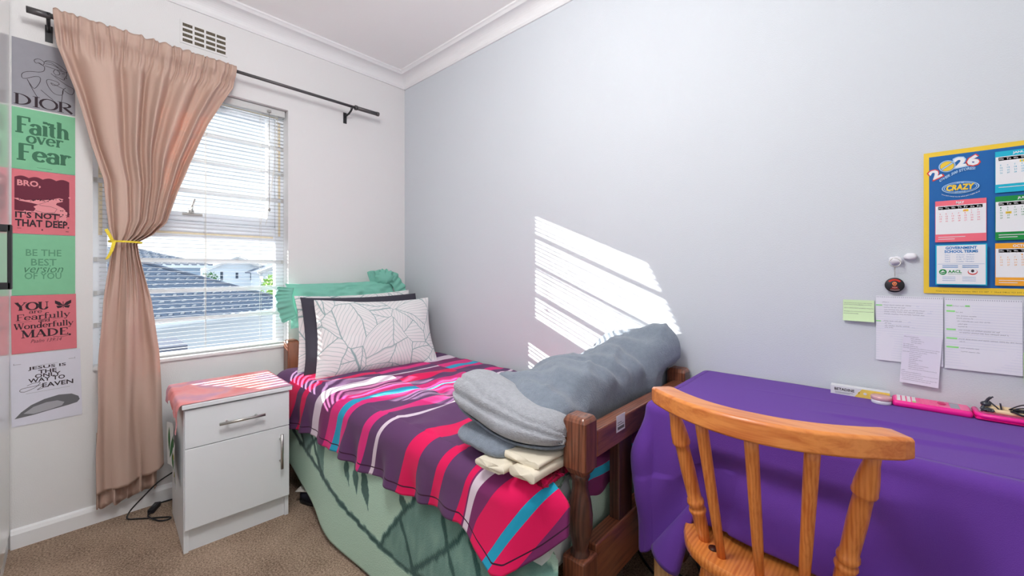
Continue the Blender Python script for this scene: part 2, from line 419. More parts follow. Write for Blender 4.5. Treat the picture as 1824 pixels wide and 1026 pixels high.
b = MB(); b.box((-.03,-.905,2.058), (-.018,-.885,2.07)); b.tube([(-.022,-.895,2.06),(-.02,-.8955,1.8),(-.02,-.896,1.505)], .0017, 6); b.ball((-.02,-.896,1.49), .007, .007, .012, 8, 6)
b.build('tilt_wand', Mwand, blind)
b = MB()
for dy in (0, .009): b.tube(spline([(-.026,-.86+dy,2.05),(-.02,-.872+dy,1.75),(-.018,-.90-dy*3,1.48),(-.02,-.915-dy*3,1.40)]), .0011, 5)
b.build('pull_cord', Mcord, blind)

# ------------------------------------------------------------------ air vent
b = MB(); b.cur = 0
b.box((0,-1.306,2.288), (.004,-1.106,2.405)); b.cur = 1
ys = [-1.296,-1.2475,-1.1995,-1.154]; wdt = [.040,.040,.040,.040]; zs_ = [2.298,2.3235,2.3495,2.3755]
for y, wq in zip(ys, wdt):
    for z in zs_:
        b.cur = 1; b.box((.001,y,z), (.0046,y+wq,z+.0155)); b.cur = 2
        for i in range(6):
            for j in range(2):
                b.box((.0046,y+.0022+i*.0063,z+.002+j*.0068), (.0052,y+.0055+i*.0063,z+.0062+j*.0068))
tag(b.build('air_vent', [Mwall, mat('vent_slot_shade', rgb(120,112,98), .9, .1), mat('vent_mesh', rgb(66,62,56), .9, .1)]), 'white air vent with four rows of dark slots high above the window', 'air vent')

# ------------------------------------------------------------------ curtain rod, curtain, ribbon
rod = thing('curtain_rod', 'dark grey metal curtain rod mounted across the wall above the window', 'curtain rod', (.1,-1.0,2.185))
b = MB(); b.tube([(.1,-1.12,2.187),(.1,-.415,2.19)], .0085, 12); b.tube([(.1,-1.765,2.178),(.1,-1.1,2.187)], .0105, 12); b.build('rod', Mdark, rod)
b = MB(); b.tube([(.1,-.425,2.19),(.1,-.275,2.192)], .0125, 14); b.tube([(.1,-.283,2.192),(.1,-.268,2.192)], [.0138,.0138], 14); b.tube([(.1,-.435,2.19),(.1,-.422,2.19)], .0155, 14); b.build('finial', Mdark, rod)
b = MB(); b.tube([(.1,-1.80,2.177),(.1,-1.735,2.178)], .013, 14); b.build('finial', Mdark, rod)
for y in (-.455, -1.742):
    b = MB(); b.box((0,y-.011,2.105), (.004,y+.011,2.175)); b.tube([(.002,y,2.15),(.06,y,2.155),(.085,y,2.165),(.1,y,2.174)], .006, 8)
    b.tube([(.1+.014*math.cos(t), y, 2.187+.014*math.sin(t)) for t in [PI*1.1+PI*.85*i/8 for i in range(9)]], .004, 6)
    b.build('bracket', Mblack, rod)

cm = bpy.data.materials.new('curtain_linen'); cm.use_nodes = True; n, L, bs = mnodes(cm)
bs.inputs['Base Color'].default_value = rgb(210,184,170); bs.inputs['Roughness'].default_value = .9; bs.inputs['Specular IOR Level'].default_value = .1
tl = n.new('ShaderNodeBsdfTranslucent'); tl.inputs[0].default_value = rgb(215,150,115); mx = n.new('ShaderNodeMixShader'); mx.inputs[0].default_value = .22
L.new(bs.outputs[0], mx.inputs[1]); L.new(tl.outputs[0], mx.inputs[2]); L.new(mx.outputs[0], n['Material Output'].inputs[0])
wv = n.new('ShaderNodeTexNoise'); wv.inputs['Scale'].default_value = 350; mp = n.new('ShaderNodeMapping'); mp.inputs['Scale'].default_value = (1,3,.25)
t = n.new('ShaderNodeTexCoord'); L.new(t.outputs['Object'], mp.inputs[0]); L.new(mp.outputs[0], wv.inputs['Vector'])
bp = n.new('ShaderNodeBump'); bp.inputs['Strength'].default_value = .25; bp.inputs['Distance'].default_value = .002; L.new(wv.outputs['Fac'], bp.inputs['Height']); L.new(bp.outputs[0], bs.inputs['Normal'])
curt = thing('curtain', 'long dusty pink beige curtain gathered on the rod and cinched at its waist', 'curtain', (.1,-1.45,2.17))
ZT = 1.262
TL_ = [(.08,-1.602),(.35,-1.606),(.75,-1.598),(1.0,-1.583),(1.2,-1.560),(1.262,-1.553),(1.33,-1.566),(1.53,-1.578),(1.67,-1.618),(1.9,-1.672),(2.06,-1.716),(2.2,-1.727)]
TR_ = [(.08,-1.372),(.2,-1.378),(.45,-1.388),(.75,-1.395),(1.0,-1.425),(1.2,-1.466),(1.262,-1.474),(1.30,-1.420),(1.36,-1.372),(1.5,-1.335),(1.66,-1.285),(1.88,-1.205),(2.02,-1.14),(2.1,-1.10),(2.2,-1.088)]
def folds(s, z):
    up = sm(1.27, 1.9, z); top = sm(2.02, 2.1, z)
    ph = 37*s+3.2*nz(s*4, 1.3)+2.6*(1-up)*s
    big = math.sin(ph)+.30*math.sin(2.13*ph+1.1+2*nz(s*7, z*.6))
    tiny = math.sin(150*s+5*nz(s*20, z*4))*.9+.5*math.sin(230*s+2)
    low = math.sin(13*s+1.0+1.5*(1.26-z))+.35*math.sin(27*s+.6+2.2*z)
    a_up = .027*up+.012*(1-up)
    if z >= ZT: k = a_up*big*(1-top*.75)+.006*top*tiny*(1 if z < 2.2 else .8)
    else:
        q = sm(1.25, .8, z); k = lerp(.010*big, .016*low, q)
    return k
def curtain_pt(u, v, zlo=.13):
    z = lerp(2.212+.003*math.sin(95*u)+.002*nz(u*40, 1), 0, v)
    s = u
    zb = lerp(.160, .215, s)-.02*math.sin(PI*s)
    if z < 1.0: z = lerp(1.0, zb, (1.0-z)/1.0)
    yl = interp(TL_, z); yr = interp(TR_, z)
    # the right belly swings over to the left towards the tie
    sw = sm(1.75, 1.27, z)*sm(1.18, 1.262, z) if z > ZT else sm(.75, 1.262, z)
    ss = s+.10*sw*math.sin(PI*s)
    y = lerp(yl, yr, ss)+.006*nz(s*9, z*3)
    x = .098+folds(s, z)
    x += .03*math.sin(PI*s)*sm(1.6, 1.27, z)*sm(.7, 1.2, z)
    x += .022*sm(.55, 1.0, s)*sm(1.26, 1.36, z)*sm(1.75, 1.4, z)
    if z < .9: x += .01*nz(s*3, z*2.5)+.012*math.exp(-((s-.75-.25*(.5-z))/.12)**2)*sm(.9,.4,z)
    hb = sm(2.135, 2.15, z)*sm(2.205, 2.17, z)
    x += .014*math.sin(min(1, max(0, (z-2.13)/.06))*PI)
    if z > 2.135: x = lerp(x, .121+.006*math.sin(150*s+5*nz(s*20, z*4))+.004*math.sin(88*s+3), sm(2.135,2.15,z))
    if z > 2.195: x -= .012*sm(2.195,2.208,z)
    return V((x, y, z))
b = MB(); b.grid(curtain_pt, 300, 150); b.build('curtain_panel', cm, curt, solid=.002)
def back_pt(u, v):
    z = lerp(.42, .085+.02*nz(u*6, 2)+.03*u+.012*math.sin(30*u), v)
    y = lerp(-1.612, -1.395, u); x = .075+.017*math.sin(29*u+2*nz(u*4, 0))*sm(.45,.2,z)+.008*math.sin(61*u)
    return V((x, y+.008*math.cos(29*u), z))
b = MB(); b.grid(back_pt, 110, 14); b.build('pleated_lining', cm, curt, solid=.002)
Myel = mat('yellow_ribbon', rgb(228,205,60), .6, .3)
rib = MB()
ring = []
for i in range(33):
    t = 2*PI*i/32; cyy = -1.513; ring.append((cyy+.056*math.cos(t), .112+.048*math.sin(t)))
vs = []
for y, x in ring:
    zz = 1.262-.10*(y+1.513)*.15
    vs += [(x,y,zz-.004),(x,y,zz+.004)]
rib.add(vs, [(2*i,2*i+2,2*i+3,2*i+1) for i in range(32)])
def strip(pts, w2):
    vs = []
    for i, p in enumerate(pts):
        vs += [(p[0],p[1]-w2*.5,p[2]-w2*.3),(p[0],p[1]+w2*.5,p[2]+w2*.3)]
    rib.add(vs, [(2*i,2*i+2,2*i+3,2*i+1) for i in range(len(pts)-1)])
strip([(.16,-1.552,1.258),(.165,-1.56,1.268),(.166,-1.566,1.285),(.166,-1.578,1.312)], .010)
strip([(.16,-1.552,1.262),(.168,-1.556,1.24),(.17,-1.562,1.215),(.168,-1.575,1.183)], .013)
tag(rib.build('tieback_ribbon', Myel, solid=.0008), 'thin yellow ribbon knotted around the waist of the beige curtain', 'ribbon')

# ------------------------------------------------------------------ wardrobe at the left edge
wr = thing('wardrobe', 'white laminate wardrobe side with black handle at the left edge', 'wardrobe', (.8,-2.15,0))
b = MB(); b.box((.012,RY+.002,.0), (1.5,-1.868,2.40)); b.build('carcass', Mpvc, wr)
Mgl = mat('gloss_white_door', rgb(225,226,224), .12, .5)
for xa, xb in ((.012,.52), (.524,1.03), (1.034,1.5)):
    b = MB(); b.box((xa,-1.866,.07), (xb,-1.847,2.39)); d = b.build('door', Mgl, wr, bevel=.0015)
    if xa == .012:
        b = MB()
        for z in (1.082, 1.278): b.box((.40,-1.847,z-.012), (.44,-1.818,z+.012))
        b.box((.40,-1.826,1.07), (.44,-1.816,1.29)); b.build('handle', Mblack, d, bevel=.002)
b = MB(); b.box((.02,-1.868,0), (1.5,-1.85,.066)); b.build('plinth', Mpvc, wr)

# ------------------------------------------------------------------ posters
PX = .0015
U, VV, N = (0,1,0), (0,0,1), (1,0,0)
Mpg = mat('paper_grey', rgb(150,150,158), .85, .2, var=.06, vscale=40); Mgn = mat('paper_green', rgb(128,190,152), .85, .2, var=.05, vscale=40)
Mpk = mat('paper_pink', rgb(214,120,130), .85, .2, var=.05, vscale=40); Mpw = mat('paper_white', rgb(214,214,226), .85, .2, var=.03, vscale=40)
Mink = mat('ink_black', rgb(58,48,54), .8, .2); Mgin = mat('ink_green', rgb(70,116,92), .8, .2); Mgi2 = mat('ink_soft_green', rgb(94,148,118), .8, .2)
Mpin = mat('ink_maroon', rgb(108,50,66), .8, .2); Mlt = mat('ink_pale_pink', rgb(226,150,156), .8, .2); Mgr = mat('ink_grey', rgb(110,110,114), .8, .2); Mgr2 = mat('ink_light_grey', rgb(165,165,172), .8, .2)
def poster(y0, z0, wd, h, mats, label, group='wall posters left of the window', seed=0, tilt=0):
    ca, sa = math.cos(tilt), math.sin(tilt)
    wf = lambda u, v: .0008+.0002*nz(u*1.5+seed, v*1.5+seed*3)
    s = Sheet((PX,y0,z0), (0,ca,sa), (0,-sa,ca), N, wd, h, mats, wf); s.base(0, 6, 6)
    return s
PLAB = 'paper poster taped in a column on the wall left of the curtain'
# 1 grey one-line drawing
s = poster(-1.842, 1.812, .176, .278, [Mpg, Mink, Mgr], '')
s.serif('DIOR', .03, .02, .97, .18, 1, thick=.19, thin=.045)
def curve(pts, wd=.0017, m=1): s.line([(p.x, p.y) for p in spline([V((a, c, 0)) for a, c in pts], 6)], wd, m)
curve([(.5,.66),(.49,.60),(.42,.565),(.25,.535),(.16,.49),(.15,.43),(.2,.42),(.36,.485),(.43,.48),(.42,.40),(.34,.30),(.27,.36),(.23,.42)])
curve([(.23,.42),(.30,.30),(.37,.20),(.40,.17)]); curve([(.60,.585),(.70,.53),(.85,.46),(.97,.42),(.96,.34),(.90,.33),(.80,.375)])
curve([(.80,.375),(.78,.29),(.66,.285),(.57,.36),(.53,.45),(.57,.485),(.70,.475),(.73,.44),(.64,.41),(.60,.44),(.68,.42),(.80,.39),(.84,.41),(.79,.37)])
curve([(.79,.36),(.78,.24),(.77,.18)]); curve([(.44,.30),(.52,.25),(.64,.18)])
curve([(.50,.66),(.42,.70),(.36,.69),(.34,.73),(.41,.76),(.49,.73),(.47,.68),(.40,.70)]); curve([(.49,.73),(.55,.77),(.66,.765),(.78,.72),(.86,.66),(.80,.655),(.66,.665),(.5,.68)])
curve([(.50,.74),(.60,.75),(.72,.70)]); curve([(.51,.71),(.62,.72),(.78,.67)]); curve([(.67,.66),(.64,.62),(.68,.58),(.74,.60),(.73,.64),(.69,.655)])
curve([(.85,.66),(.86,.61),(.84,.58),(.86,.565),(.82,.56),(.82,.535),(.78,.53),(.66,.565)]); curve([(.78,.62),(.83,.63)])
tag(s.build('poster'), 'grey poster with a line drawn woman above large serif capitals', 'poster', 'wall posters left of the window')
# 2 green Faith over Fear
s = poster(-1.842, 1.553, .176, .252, [Mgn, Mgin], '', seed=1)
s.serif('Faith', .06, .595, .90, .86, 1, thick=.185, thin=.09); s.serif('over', .22, .44, .80, .635, 1, thick=.16, thin=.08); s.serif('Fear', .08, .15, .92, .42, 1, thick=.20, thin=.09)
s.oval(.545, .81, .018, .014, 1); s.oval(.575, .81, .018, .014, 1); s.poly([(.525,.803),(.595,.803),(.56,.775)], 1); s.line([(.38,.05),(.62,.045)], .0012, 1)
tag(s.build('poster'), 'green poster reading Faith over Fear in chunky serif letters', 'poster', 'wall posters left of the window')
# 3 pink, sea with turtle
s = poster(-1.842, 1.287, .176, .264, [Mpk, Mpin, Mlt, Mink], '', seed=2)
top = [(.04+.86*i/40, .875+.028*abs(math.sin(PI*(i/10)))) for i in range(41)][::-1]
s.poly([(.04,.36),(.90,.30)]+top, 1); s.up()
s.text('BRO,', .08, .73, .44, .84, 2, .03)
tur = [(.02,.545),(.10,.55),(.2,.525),(.34,.54),(.5,.55),(.64,.575),(.73,.60),(.80,.59),(.79,.545),(.70,.52),(.68,.49),(.80,.44),(.87,.37),(.85,.25),(.80,.17),(.72,.17),(.74,.27),(.75,.34),(.62,.345),(.44,.33),(.30,.35),(.22,.31),(.14,.29),(.13,.33),(.2,.37),(.30,.42),(.40,.47),(.30,.49),(.12,.51)]
s.poly(tur, 2); s.up()
for i in range(46):
    a, c = rnd.choice([(.15,.535),(.3,.53),(.45,.545),(.6,.56),(.5,.53),(.74,.57),(.80,.40),(.80,.30),(.77,.22),(.84,.34)]); a += rnd.uniform(-.06,.06); c += rnd.uniform(-.012,.012)
    s.oval(a, c, rnd.uniform(.008,.018), rnd.uniform(.005,.009), 3, n=7)
s.poly([(.2,.36),(.22,.43),(.31,.45),(.36,.40),(.33,.36)], 1); s.line([(.36,.37),(.5,.345),(.66,.36),(.70,.42),(.6,.45),(.42,.46)], .0012, 3); s.line([(.60,.565),(.5,.51),(.40,.47)], .001, 3)
s.oval(.905, .62, .02, .014, 2)
s.text("IT'S NOT", .05, .245, .72, .345, 3, .03); s.text('THAT DEEP.', .05, .11, .90, .225, 3, .03)
s.rect(.08, .08, .14, .086, 3); s.rect(.45, .06, .475, .08, 3); s.rect(.84, .055, .89, .063, 3)
tag(s.build('poster'), "pink poster with a sea turtle and the words BRO, IT'S NOT THAT DEEP", 'poster', 'wall posters left of the window')
# 4 green
s = poster(-1.842, 1.032, .176, .253, [Mgn, Mgi2, Mgin], '', seed=3)
s.text('BE THE', .21, .645, .77, .755, 1, .012); s.text('BEST', .29, .485, .69, .60, 1, .012); s.text('version', .19, .37, .80, .49, 2, -.008, .35); s.text('OF YOU', .19, .26, .77, .37, 1, .012)
tag(s.build('poster'), 'green poster reading BE THE BEST version OF YOU', 'poster', 'wall posters left of the window')
# 5 pink
s = poster(-1.842, .792, .181, .238, [Mpk, Mink], '', seed=4, tilt=.012)
s.serif('YOU', .06, .745, .56, .88, 1, thick=.25, thin=.08); s.serif('are', .26, .685, .46, .755, 1, thick=.16, thin=.07)
s.serif('Fearfully', .07, .565, .90, .672, 1, thick=.16, thin=.07, rise=.03); s.serif('and', .40, .525, .58, .60, 1, thick=.14, thin=.06)
s.serif('Wonderfully', .04, .415, .95, .515, 1, thick=.17, thin=.07, rise=.02); s.serif('MADE,', .14, .265, .92, .395, 1, thick=.22, thin=.08)
s.text('Psalm 139:14', .28, .165, .76, .225, 1, -.004, .35); s.line([(.62,.245),(.78,.232),(.90,.26)], .0012, 1); s.line([(.08,.54),(.3,.545)], .001, 1); s.line([(.62,.56),(.78,.58)], .001, 1)
for sg in (-1, 1):
    s.poly([(.79,.80),(.79+sg*.05,.86),(.79+sg*.13,.895),(.79+sg*.13,.84),(.79+sg*.07,.80)], 1); s.poly([(.79,.795),(.79+sg*.07,.795),(.79+sg*.11,.80),(.79+sg*.09,.75),(.79+sg*.03,.76)], 1)
s.line([(.79,.87),(.79,.75)], .002, 1)
tag(s.build('poster'), 'pink poster reading YOU are Fearfully and Wonderfully MADE with a butterfly', 'poster', 'wall posters left of the window')
# 6 white
s = poster(-1.842, .494, .197, .292, [Mpw, Mink, Mgr, Mgr2], '', seed=5, tilt=.02)
s.text('JESUS IS', .24, .76, .78, .815, 1, .02); s.text('THE', .38, .70, .64, .755, 1, .02); s.text('ONLY', .33, .645, .70, .70, 1, .02); s.text('WAY TO', .24, .585, .76, .645, 1, .02); s.text('EAVEN', .43, .495, .88, .56, 1, .02)
s.line([(p.x,p.y) for p in spline([V((.22,.55,0)),(.3,.575,0),(.40,.575,0),(.36,.53,0),(.30,.50,0),(.18,.47,0),(.12,.49,0),(.16,.52,0),(.30,.53,0),(.44,.535,0),(.40,.50,0),(.36,.475,0),(.44,.49,0)],6)], .0016, 1)
s.line([(.2,.44),(.83,.455)], .0008, 2); s.line([(.36,.825),(.66,.83)], .0008, 2); s.rect(.05,.86,.055,.885,1); s.rect(.91,.86,.915,.885,1); s.rect(.06,.865,.15,.872,3); s.rect(.82,.865,.9,.872,3)
s.poly([(.04,.11),(.13,.19),(.27,.27),(.45,.325),(.66,.355),(.85,.34),(.95,.29),(.97,.24),(.93,.20),(.80,.18),(.55,.155),(.3,.125)], 2); s.up()
s.poly([(.16,.165),(.3,.24),(.48,.275),(.64,.275),(.74,.235),(.70,.19),(.5,.16),(.3,.14)], 3)
tag(s.build('poster'), 'white poster reading JESUS IS THE ONLY WAY TO HEAVEN, lowest of the column', 'poster', 'wall posters left of the window')

# ------------------------------------------------------------------ nightstand and what lies on and beside it
NA = math.radians(-2.6)
ns = thing('nightstand', 'white nightstand with one drawer and one door under the window', 'nightstand', (.578,-1.377,0)); ns.rotation_euler = (0,0,NA)
b = MB(); b.box((-.41,0,0), (-.018,.016,.582)); b.box((-.41,.366,0), (-.018,.382,.582)); b.box((-.41,.016,.08), (-.02,.366,.096)); b.box((-.41,.016,0), (-.402,.366,.582)); b.box((-.40,.016,.566), (-.02,.366,.582))
b.build('carcass', Mpvc, ns, bevel=.001, local=True)
b = MB(); b.box((-.415,-.008,.583), (.010,.390,.600)); b.build('top_panel', Mpvc, ns, bevel=.002, local=True)
b = MB(); b.box((-.018,.002,.423), (0,.380,.576)); dr = b.build('drawer', Mpvc, ns, bevel=.0015, local=True)
def bar_handle(p, d, ln, parent):
    b = MB(); p = V(p); d = V(d)
    b.tube([p-d*ln/2, p+d*ln/2], .006, 12)
    for s in (-.32, .32): b.tube([p+d*ln*s, p+d*ln*s+V((-.032,0,0))], .0045, 10)
    b.build('handle', Mmetal, parent, local=True)
bar_handle((.030,.193,.502), (0,1,0), .165, dr)
b = MB(); b.box((-.018,.002,.098), (0,.380,.420)); dd = b.build('door', Mpvc, ns, bevel=.0015, local=True)
bar_handle((.030,.342,.318), (0,0,1), .155, dd)
b = MB(); b.box((-.042,.0165,0), (-.028,.3655,.096)); b.build('plinth', Mpvc, ns, local=True)
b = MB()
def pcl(u, v):
    # u along y (left hem .. right hem), v along x
    x = lerp(-.41, .004, v); drop = .055+.012*math.sin(9*v+1)+.018*nz(v*5, 1)+.075*sm(.80,.97,v)
    Lx = drop+.394+.02; s = u*Lx
    if s < drop: q = drop-s; return V((x+.004*nz(v*9, q*30)-.03*sm(.8,1,v)*q/.1, -.0115-.010*math.sin(min(1, q/.03)*PI/2)-.006*nz(v*12, q*20), .6015-q))
    s -= drop
    if s < .394: return V((x, -.0105+s*1.01, .6022+.0007*abs(nz(v*7, s*15))+.0012*abs(nz(v*3+4, s*5))))
    q = s-.394; return V((x, .392+.004, .601-q*(.6+.4*nz(v*9, 2))))
b.grid(pcl, 90, 60)
pm = mat('tie_dye_pink_cotton', rgb(226,140,146), .85, .1, .3, 500)
n, L, bs = mnodes(pm); t = n.new('ShaderNodeTexCoord'); x = n.new('ShaderNodeTexNoise'); x.inputs['Scale'].default_value = 6; x.inputs['Detail'].default_value = 4; x.inputs['Distortion'].default_value = .6
rp = n.new('ShaderNodeValToRGB'); cr = rp.color_ramp; cr.elements[0].position = .34; cr.elements[0].color = rgb(206,160,186); cr.elements[1].position = .70; cr.elements[1].color = rgb(236,140,136)
e = cr.elements.new(.5); e.color = rgb(238,168,170)
L.new(t.outputs['Object'], x.inputs['Vector']); L.new(x.outputs['Fac'], rp.inputs[0]); L.new(rp.outputs[0], bs.inputs['Base Color'])
o = b.build('nightstand_cloth', pm); o.location = ns.location; o.rotation_euler = ns.rotation_euler
tag(o, 'pink tie dyed cloth draped over the top of the white nightstand', 'cloth')
s = Sheet((-.40,-.010,.215), (1,0,0), (0,0,1), (0,-1,0), .33, .24, [mat('white_cotton', rgb(224,226,226), .85, .1), mat('leaf_print_green', rgb(70,116,76), .8, .1), mat('leaf_print_olive', rgb(172,160,70), .8, .1), mat('leaf_print_teal', rgb(110,150,150), .8, .1)], lambda u, v: .006*(1+math.sin(7*u+2*v)))
def edge(u, v): return (lerp(.02+.12*(1-v), .98-.06*math.sin(3*v), u), v*(1-.18*abs(u-.35))+(1-v)*(.18-.3*u*(1-u)*.6+.10*math.sin(5*u)))
P0 = s.P; s.b.cur = 0; s.b.grid(lambda u, v: P0(*edge(u, v), 0), 16, 14); s.lay = 0
def leafp(u, v, a, ln, wd, m):
    pts = []
    for i in range(13):
        t = i/12; pts.append((t*ln, wd*math.sin(PI*t)*(1 if True else 0)))
    pts += [(p[0], -p[1]) for p in reversed(pts[1:-1])]
    s.poly([(u+p[0]*math.cos(a)-p[1]*math.sin(a), v+p[0]*math.sin(a)+p[1]*math.cos(a)) for p in pts], m, .0006)
for q in ((.30,.35,1.3,.5,.06,1),(.26,.45,1.75,.45,.05,1),(.42,.3,1.1,.55,.05,2),(.5,.22,1.9,.3,.05,1),(.36,.55,.9,.3,.04,1),(.72,.5,1.6,.3,.05,3),(.8,.75,1.2,.2,.06,1),(.62,.72,2.2,.22,.05,3),(.55,.12,.8,.16,.05,2),(.85,.10,1.5,.25,.05,1),(.7,.2,1.7,.25,.03,3)): leafp(*q)
o = s.build('leaf_print_towel'); o.location = ns.location; o.rotation_euler = ns.rotation_euler
tag(o, 'white towel with green leaf print hanging flat on the side of the nightstand', 'towel')
# cable with in-line switch
cb = thing('power_cable', 'black power cable with inline switch looping on carpet beside the nightstand', 'cable', (.1,-1.43,0))
b = MB()
b.tube(spline([(.10,-1.30,.20),(.12,-1.345,.175),(.105,-1.40,.14),(.085,-1.455,.08),(.07,-1.495,.030),(.085,-1.505,.006),(.12,-1.47,.0045),(.165,-1.42,.0045),(.205,-1.375,.0045),(.225,-1.375,.0045),(.215,-1.405,.0045),(.175,-1.43,.009),(.135,-1.44,.009),(.115,-1.432,.011),(.107,-1.428,.012)], 8), .0032, 8)
b.tube(spline([(.045,-1.395,.012),(.03,-1.38,.006),(.03,-1.34,.0045),(.04,-1.30,.0045)], 8), .0032, 8); b.build('cord', Mblack, cb)
b = MB(); b.obox((.076,-1.412,.012), (.032,-.017,0), (.006,.011,0), (0,0,.010)); o = b.build('inline_switch', Mblack, cb, bevel=.003)
b = MB(); b.obox((.076,-1.412,.0225), (.011,-.006,0), (.003,.005,0), (0,0,.003)); b.build('rocker', mat('grey_plastic', rgb(80,80,84), .5, .4), o)

# ------------------------------------------------------------------ bed
def wood(name, c0, c1, scale, stretch, rough=.35, coat=.25):
    m = mat(name, c0, rough, .45, .08, 120, coat=coat); n, L, bs = mnodes(m)
    t = n.new('ShaderNodeTexCoord'); mp = n.new('ShaderNodeMapping'); mp.inputs['Scale'].default_value = stretch; L.new(t.outputs['Object'], mp.inputs[0])
    x = n.new('ShaderNodeTexNoise'); x.inputs['Scale'].default_value = scale; x.inputs['Detail'].default_value = 6; x.inputs['Distortion'].default_value = 1.5; L.new(mp.outputs[0], x.inputs['Vector'])
    y = n.new('ShaderNodeTexWave'); y.inputs['Scale'].default_value = scale*.55; y.inputs['Distortion'].default_value = 6; y.inputs['Detail'].default_value = 3; L.new(mp.outputs[0], y.inputs['Vector'])
    ad = n.new('ShaderNodeMath'); ad.operation = 'MULTIPLY_ADD'; ad.inputs[1].default_value = .35; L.new(y.outputs['Fac'], ad.inputs[0]); L.new(x.outputs['Fac'], ad.inputs[2])
    rp = n.new('ShaderNodeValToRGB'); rp.color_ramp.elements[0].position = .35; rp.color_ramp.elements[0].color = c1; rp.color_ramp.elements[1].position = .85; rp.color_ramp.elements[1].color = c0
    L.new(ad.outputs[0], rp.inputs[0]); L.new(rp.outputs[0], bs.inputs['Base Color']); return m
DK0, DK1 = rgb(134,80,56), rgb(84,45,32)
Mbz = wood('mahogany_upright', DK0, DK1, 9, (6,6,.6)); Mby = wood('mahogany_rail', DK0, DK1, 9, (6,.6,6)); Mbx = wood('mahogany_side', DK0, DK1, 9, (.6,6,6))
Mbd = wood('mahogany_turned_dark', rgb(88,54,42), rgb(54,32,26), 9, (6,6,.6))
bed = thing('bed', 'dark wooden single bed frame with square newel posts at its foot', 'bed', (1.02,-.42,0))
def lathe(prof, c, seg=20):
    return [[V((c[0]+r*math.cos(2*PI*k/seg), c[1]+r*math.sin(2*PI*k/seg), z)) for k in range(seg)] for z, r in prof]
def post_block(b, x, y, hx, hy, z0, z1):
    ring = []
    for z, k in ((z0,.66),(z0+.006,.74),(z0+.022,1.0),(z1-.014,1.0),(z1,.80)):
        ring.append([V((x+sx*hx*k, y+sy*hy*k, z)) for sx, sy in ((-1,-1),(1,-1),(1,1),(-1,1))])
    b.loft(ring); b.sm = [False]*len(b.sm)
TURN = [(.60,.020),(.585,.027),(.575,.022),(.55,.021),(.52,.029),(.48,.034),(.445,.033),(.415,.026),(.395,.021),(.385,.020),(.375,.026),(.365,.026)]
for x, y, end in ((2.020,-.758,1), (2.020,-.045,1), (.050,-.80,0), (.050,-.045,0)):
    b = MB(); post_block(b, x, y, .035, .032, .588 if end else .50, .748 if end else .728); pst = b.build('newel_post', Mbz, bed, bevel=.008)
    b = MB(); b.loft(lathe([(z*1.0-(0 if end else .08), r) for z, r in TURN], (x, y))); b.build('turned_shaft', Mbd, pst)
    b = MB(); b.box((x-.035,y-.034,0), (x+.035,y+.034,.375 if end else .30)); b.build('leg', Mbz, bed, bevel=.006)
b = MB(); b.box((2.008,-.726,.628), (2.052,-.077,.703)); b.build('upper_foot_rail', Mby, bed, bevel=.005)
b = MB(); b.box((2.004,-.724,.245), (2.050,-.079,.392)); b.build('lower_foot_rail', Mby, bed, bevel=.005)
for y in (-.545, -.26):
    b = MB(); b.box((2.012,y-.042,.392), (2.046,y+.042,.630)); b.build('upright', Mbd, bed, bevel=.004)
b = MB(); b.box((.030,-.768,.60), (.066,-.077,.69)); b.build('head_rail', Mby, bed, bevel=.005)
b = MB(); b.box((.030,-.768,.25), (.066,-.077,.40)); b.build('lower_head_rail', Mby, bed, bevel=.005)
for y in (-.80, -.045):
    b = MB(); b.box((.085,y-.014,.22), (1.985,y+.014,.31)); b.build('side_rail', Mbx, bed, bevel=.004)
s = Sheet((2.0525,-.618,.664), (0,1,0), (0,0,1), (1,0,0), .052, .048, [mat('label_white', rgb(220,220,226), .5, .4), Mgr]); s.base(0,1,1)
s.rect(.12,.12,.9,.30,1); s.line([(.12,.42),(.85,.42)], .002, 1); s.line([(.12,.55),(.6,.55)], .002, 1)
o = s.build('price_sticker', bed); o['label'] = 'white barcode sticker'
mt = MB(); mt.box((.095,-.865,.315), (1.975,-.02,.555)); Mmat = mat('mattress_ticking', rgb(200,208,205), .8, .2, .2, 300)
tag(mt.build('mattress', Mmat, bevel=.03), 'pale mattress on the bed, its end seen through the footboard', 'mattress')

# bedding cross-section: (arc length from the wall) -> y, z
def section(q, top, half, r, flare=0.0):
    a = half-r
    if q < a: return -.03-q, top
    q -= a; L = r*PI/2
    if q < L: t = q/r; return -.03-a-r*math.sin(t), top-r*(1-math.cos(t))
    q -= L; return -.03-half-flare*q, top-r-q
def arclen(top, half, r, z): return half-r+r*PI/2+(top-r-z)

# green fleece blanket over the mattress, hanging to the floor
GH = [(.12,.16),(.35,.15),(.50,.11),(.70,.06),(.95,.02),(1.3,.012),(1.9,.012),(2.06,.02)]
def green_pt(u, v):
    x = lerp(.10, 2.0, u); top = .566; half = .865
    zz = interp(GH, x)+.006*nz(x*3, 5)
    L = arclen(top, half, .06, zz); q = v*L
    y, z = section(q, top, half, .06, .10)
    d = sm(.50, .05, z)
    y -= d*(.016*math.sin(7*x+1)+.012*nz(x*4, z*3)+.02*sm(1.5,2,x))
    w = sm(1.80, 1.98, lerp(.10,2.0,u)); y += w*w*.10*sm(.26,.40,z)*(1 if y < -.80 else 0)
    x = min(x, 1.968)+.13*w*sm(.44,.22,z)*(1 if y < -.82 else 0); y -= .05*w*sm(.40,.15,z)*(1 if y < -.82 else 0)
    return V((x, y, max(z, .01)))
b = MB(); NU, NV = 330, 170; b.grid(green_pt, NU, NV)
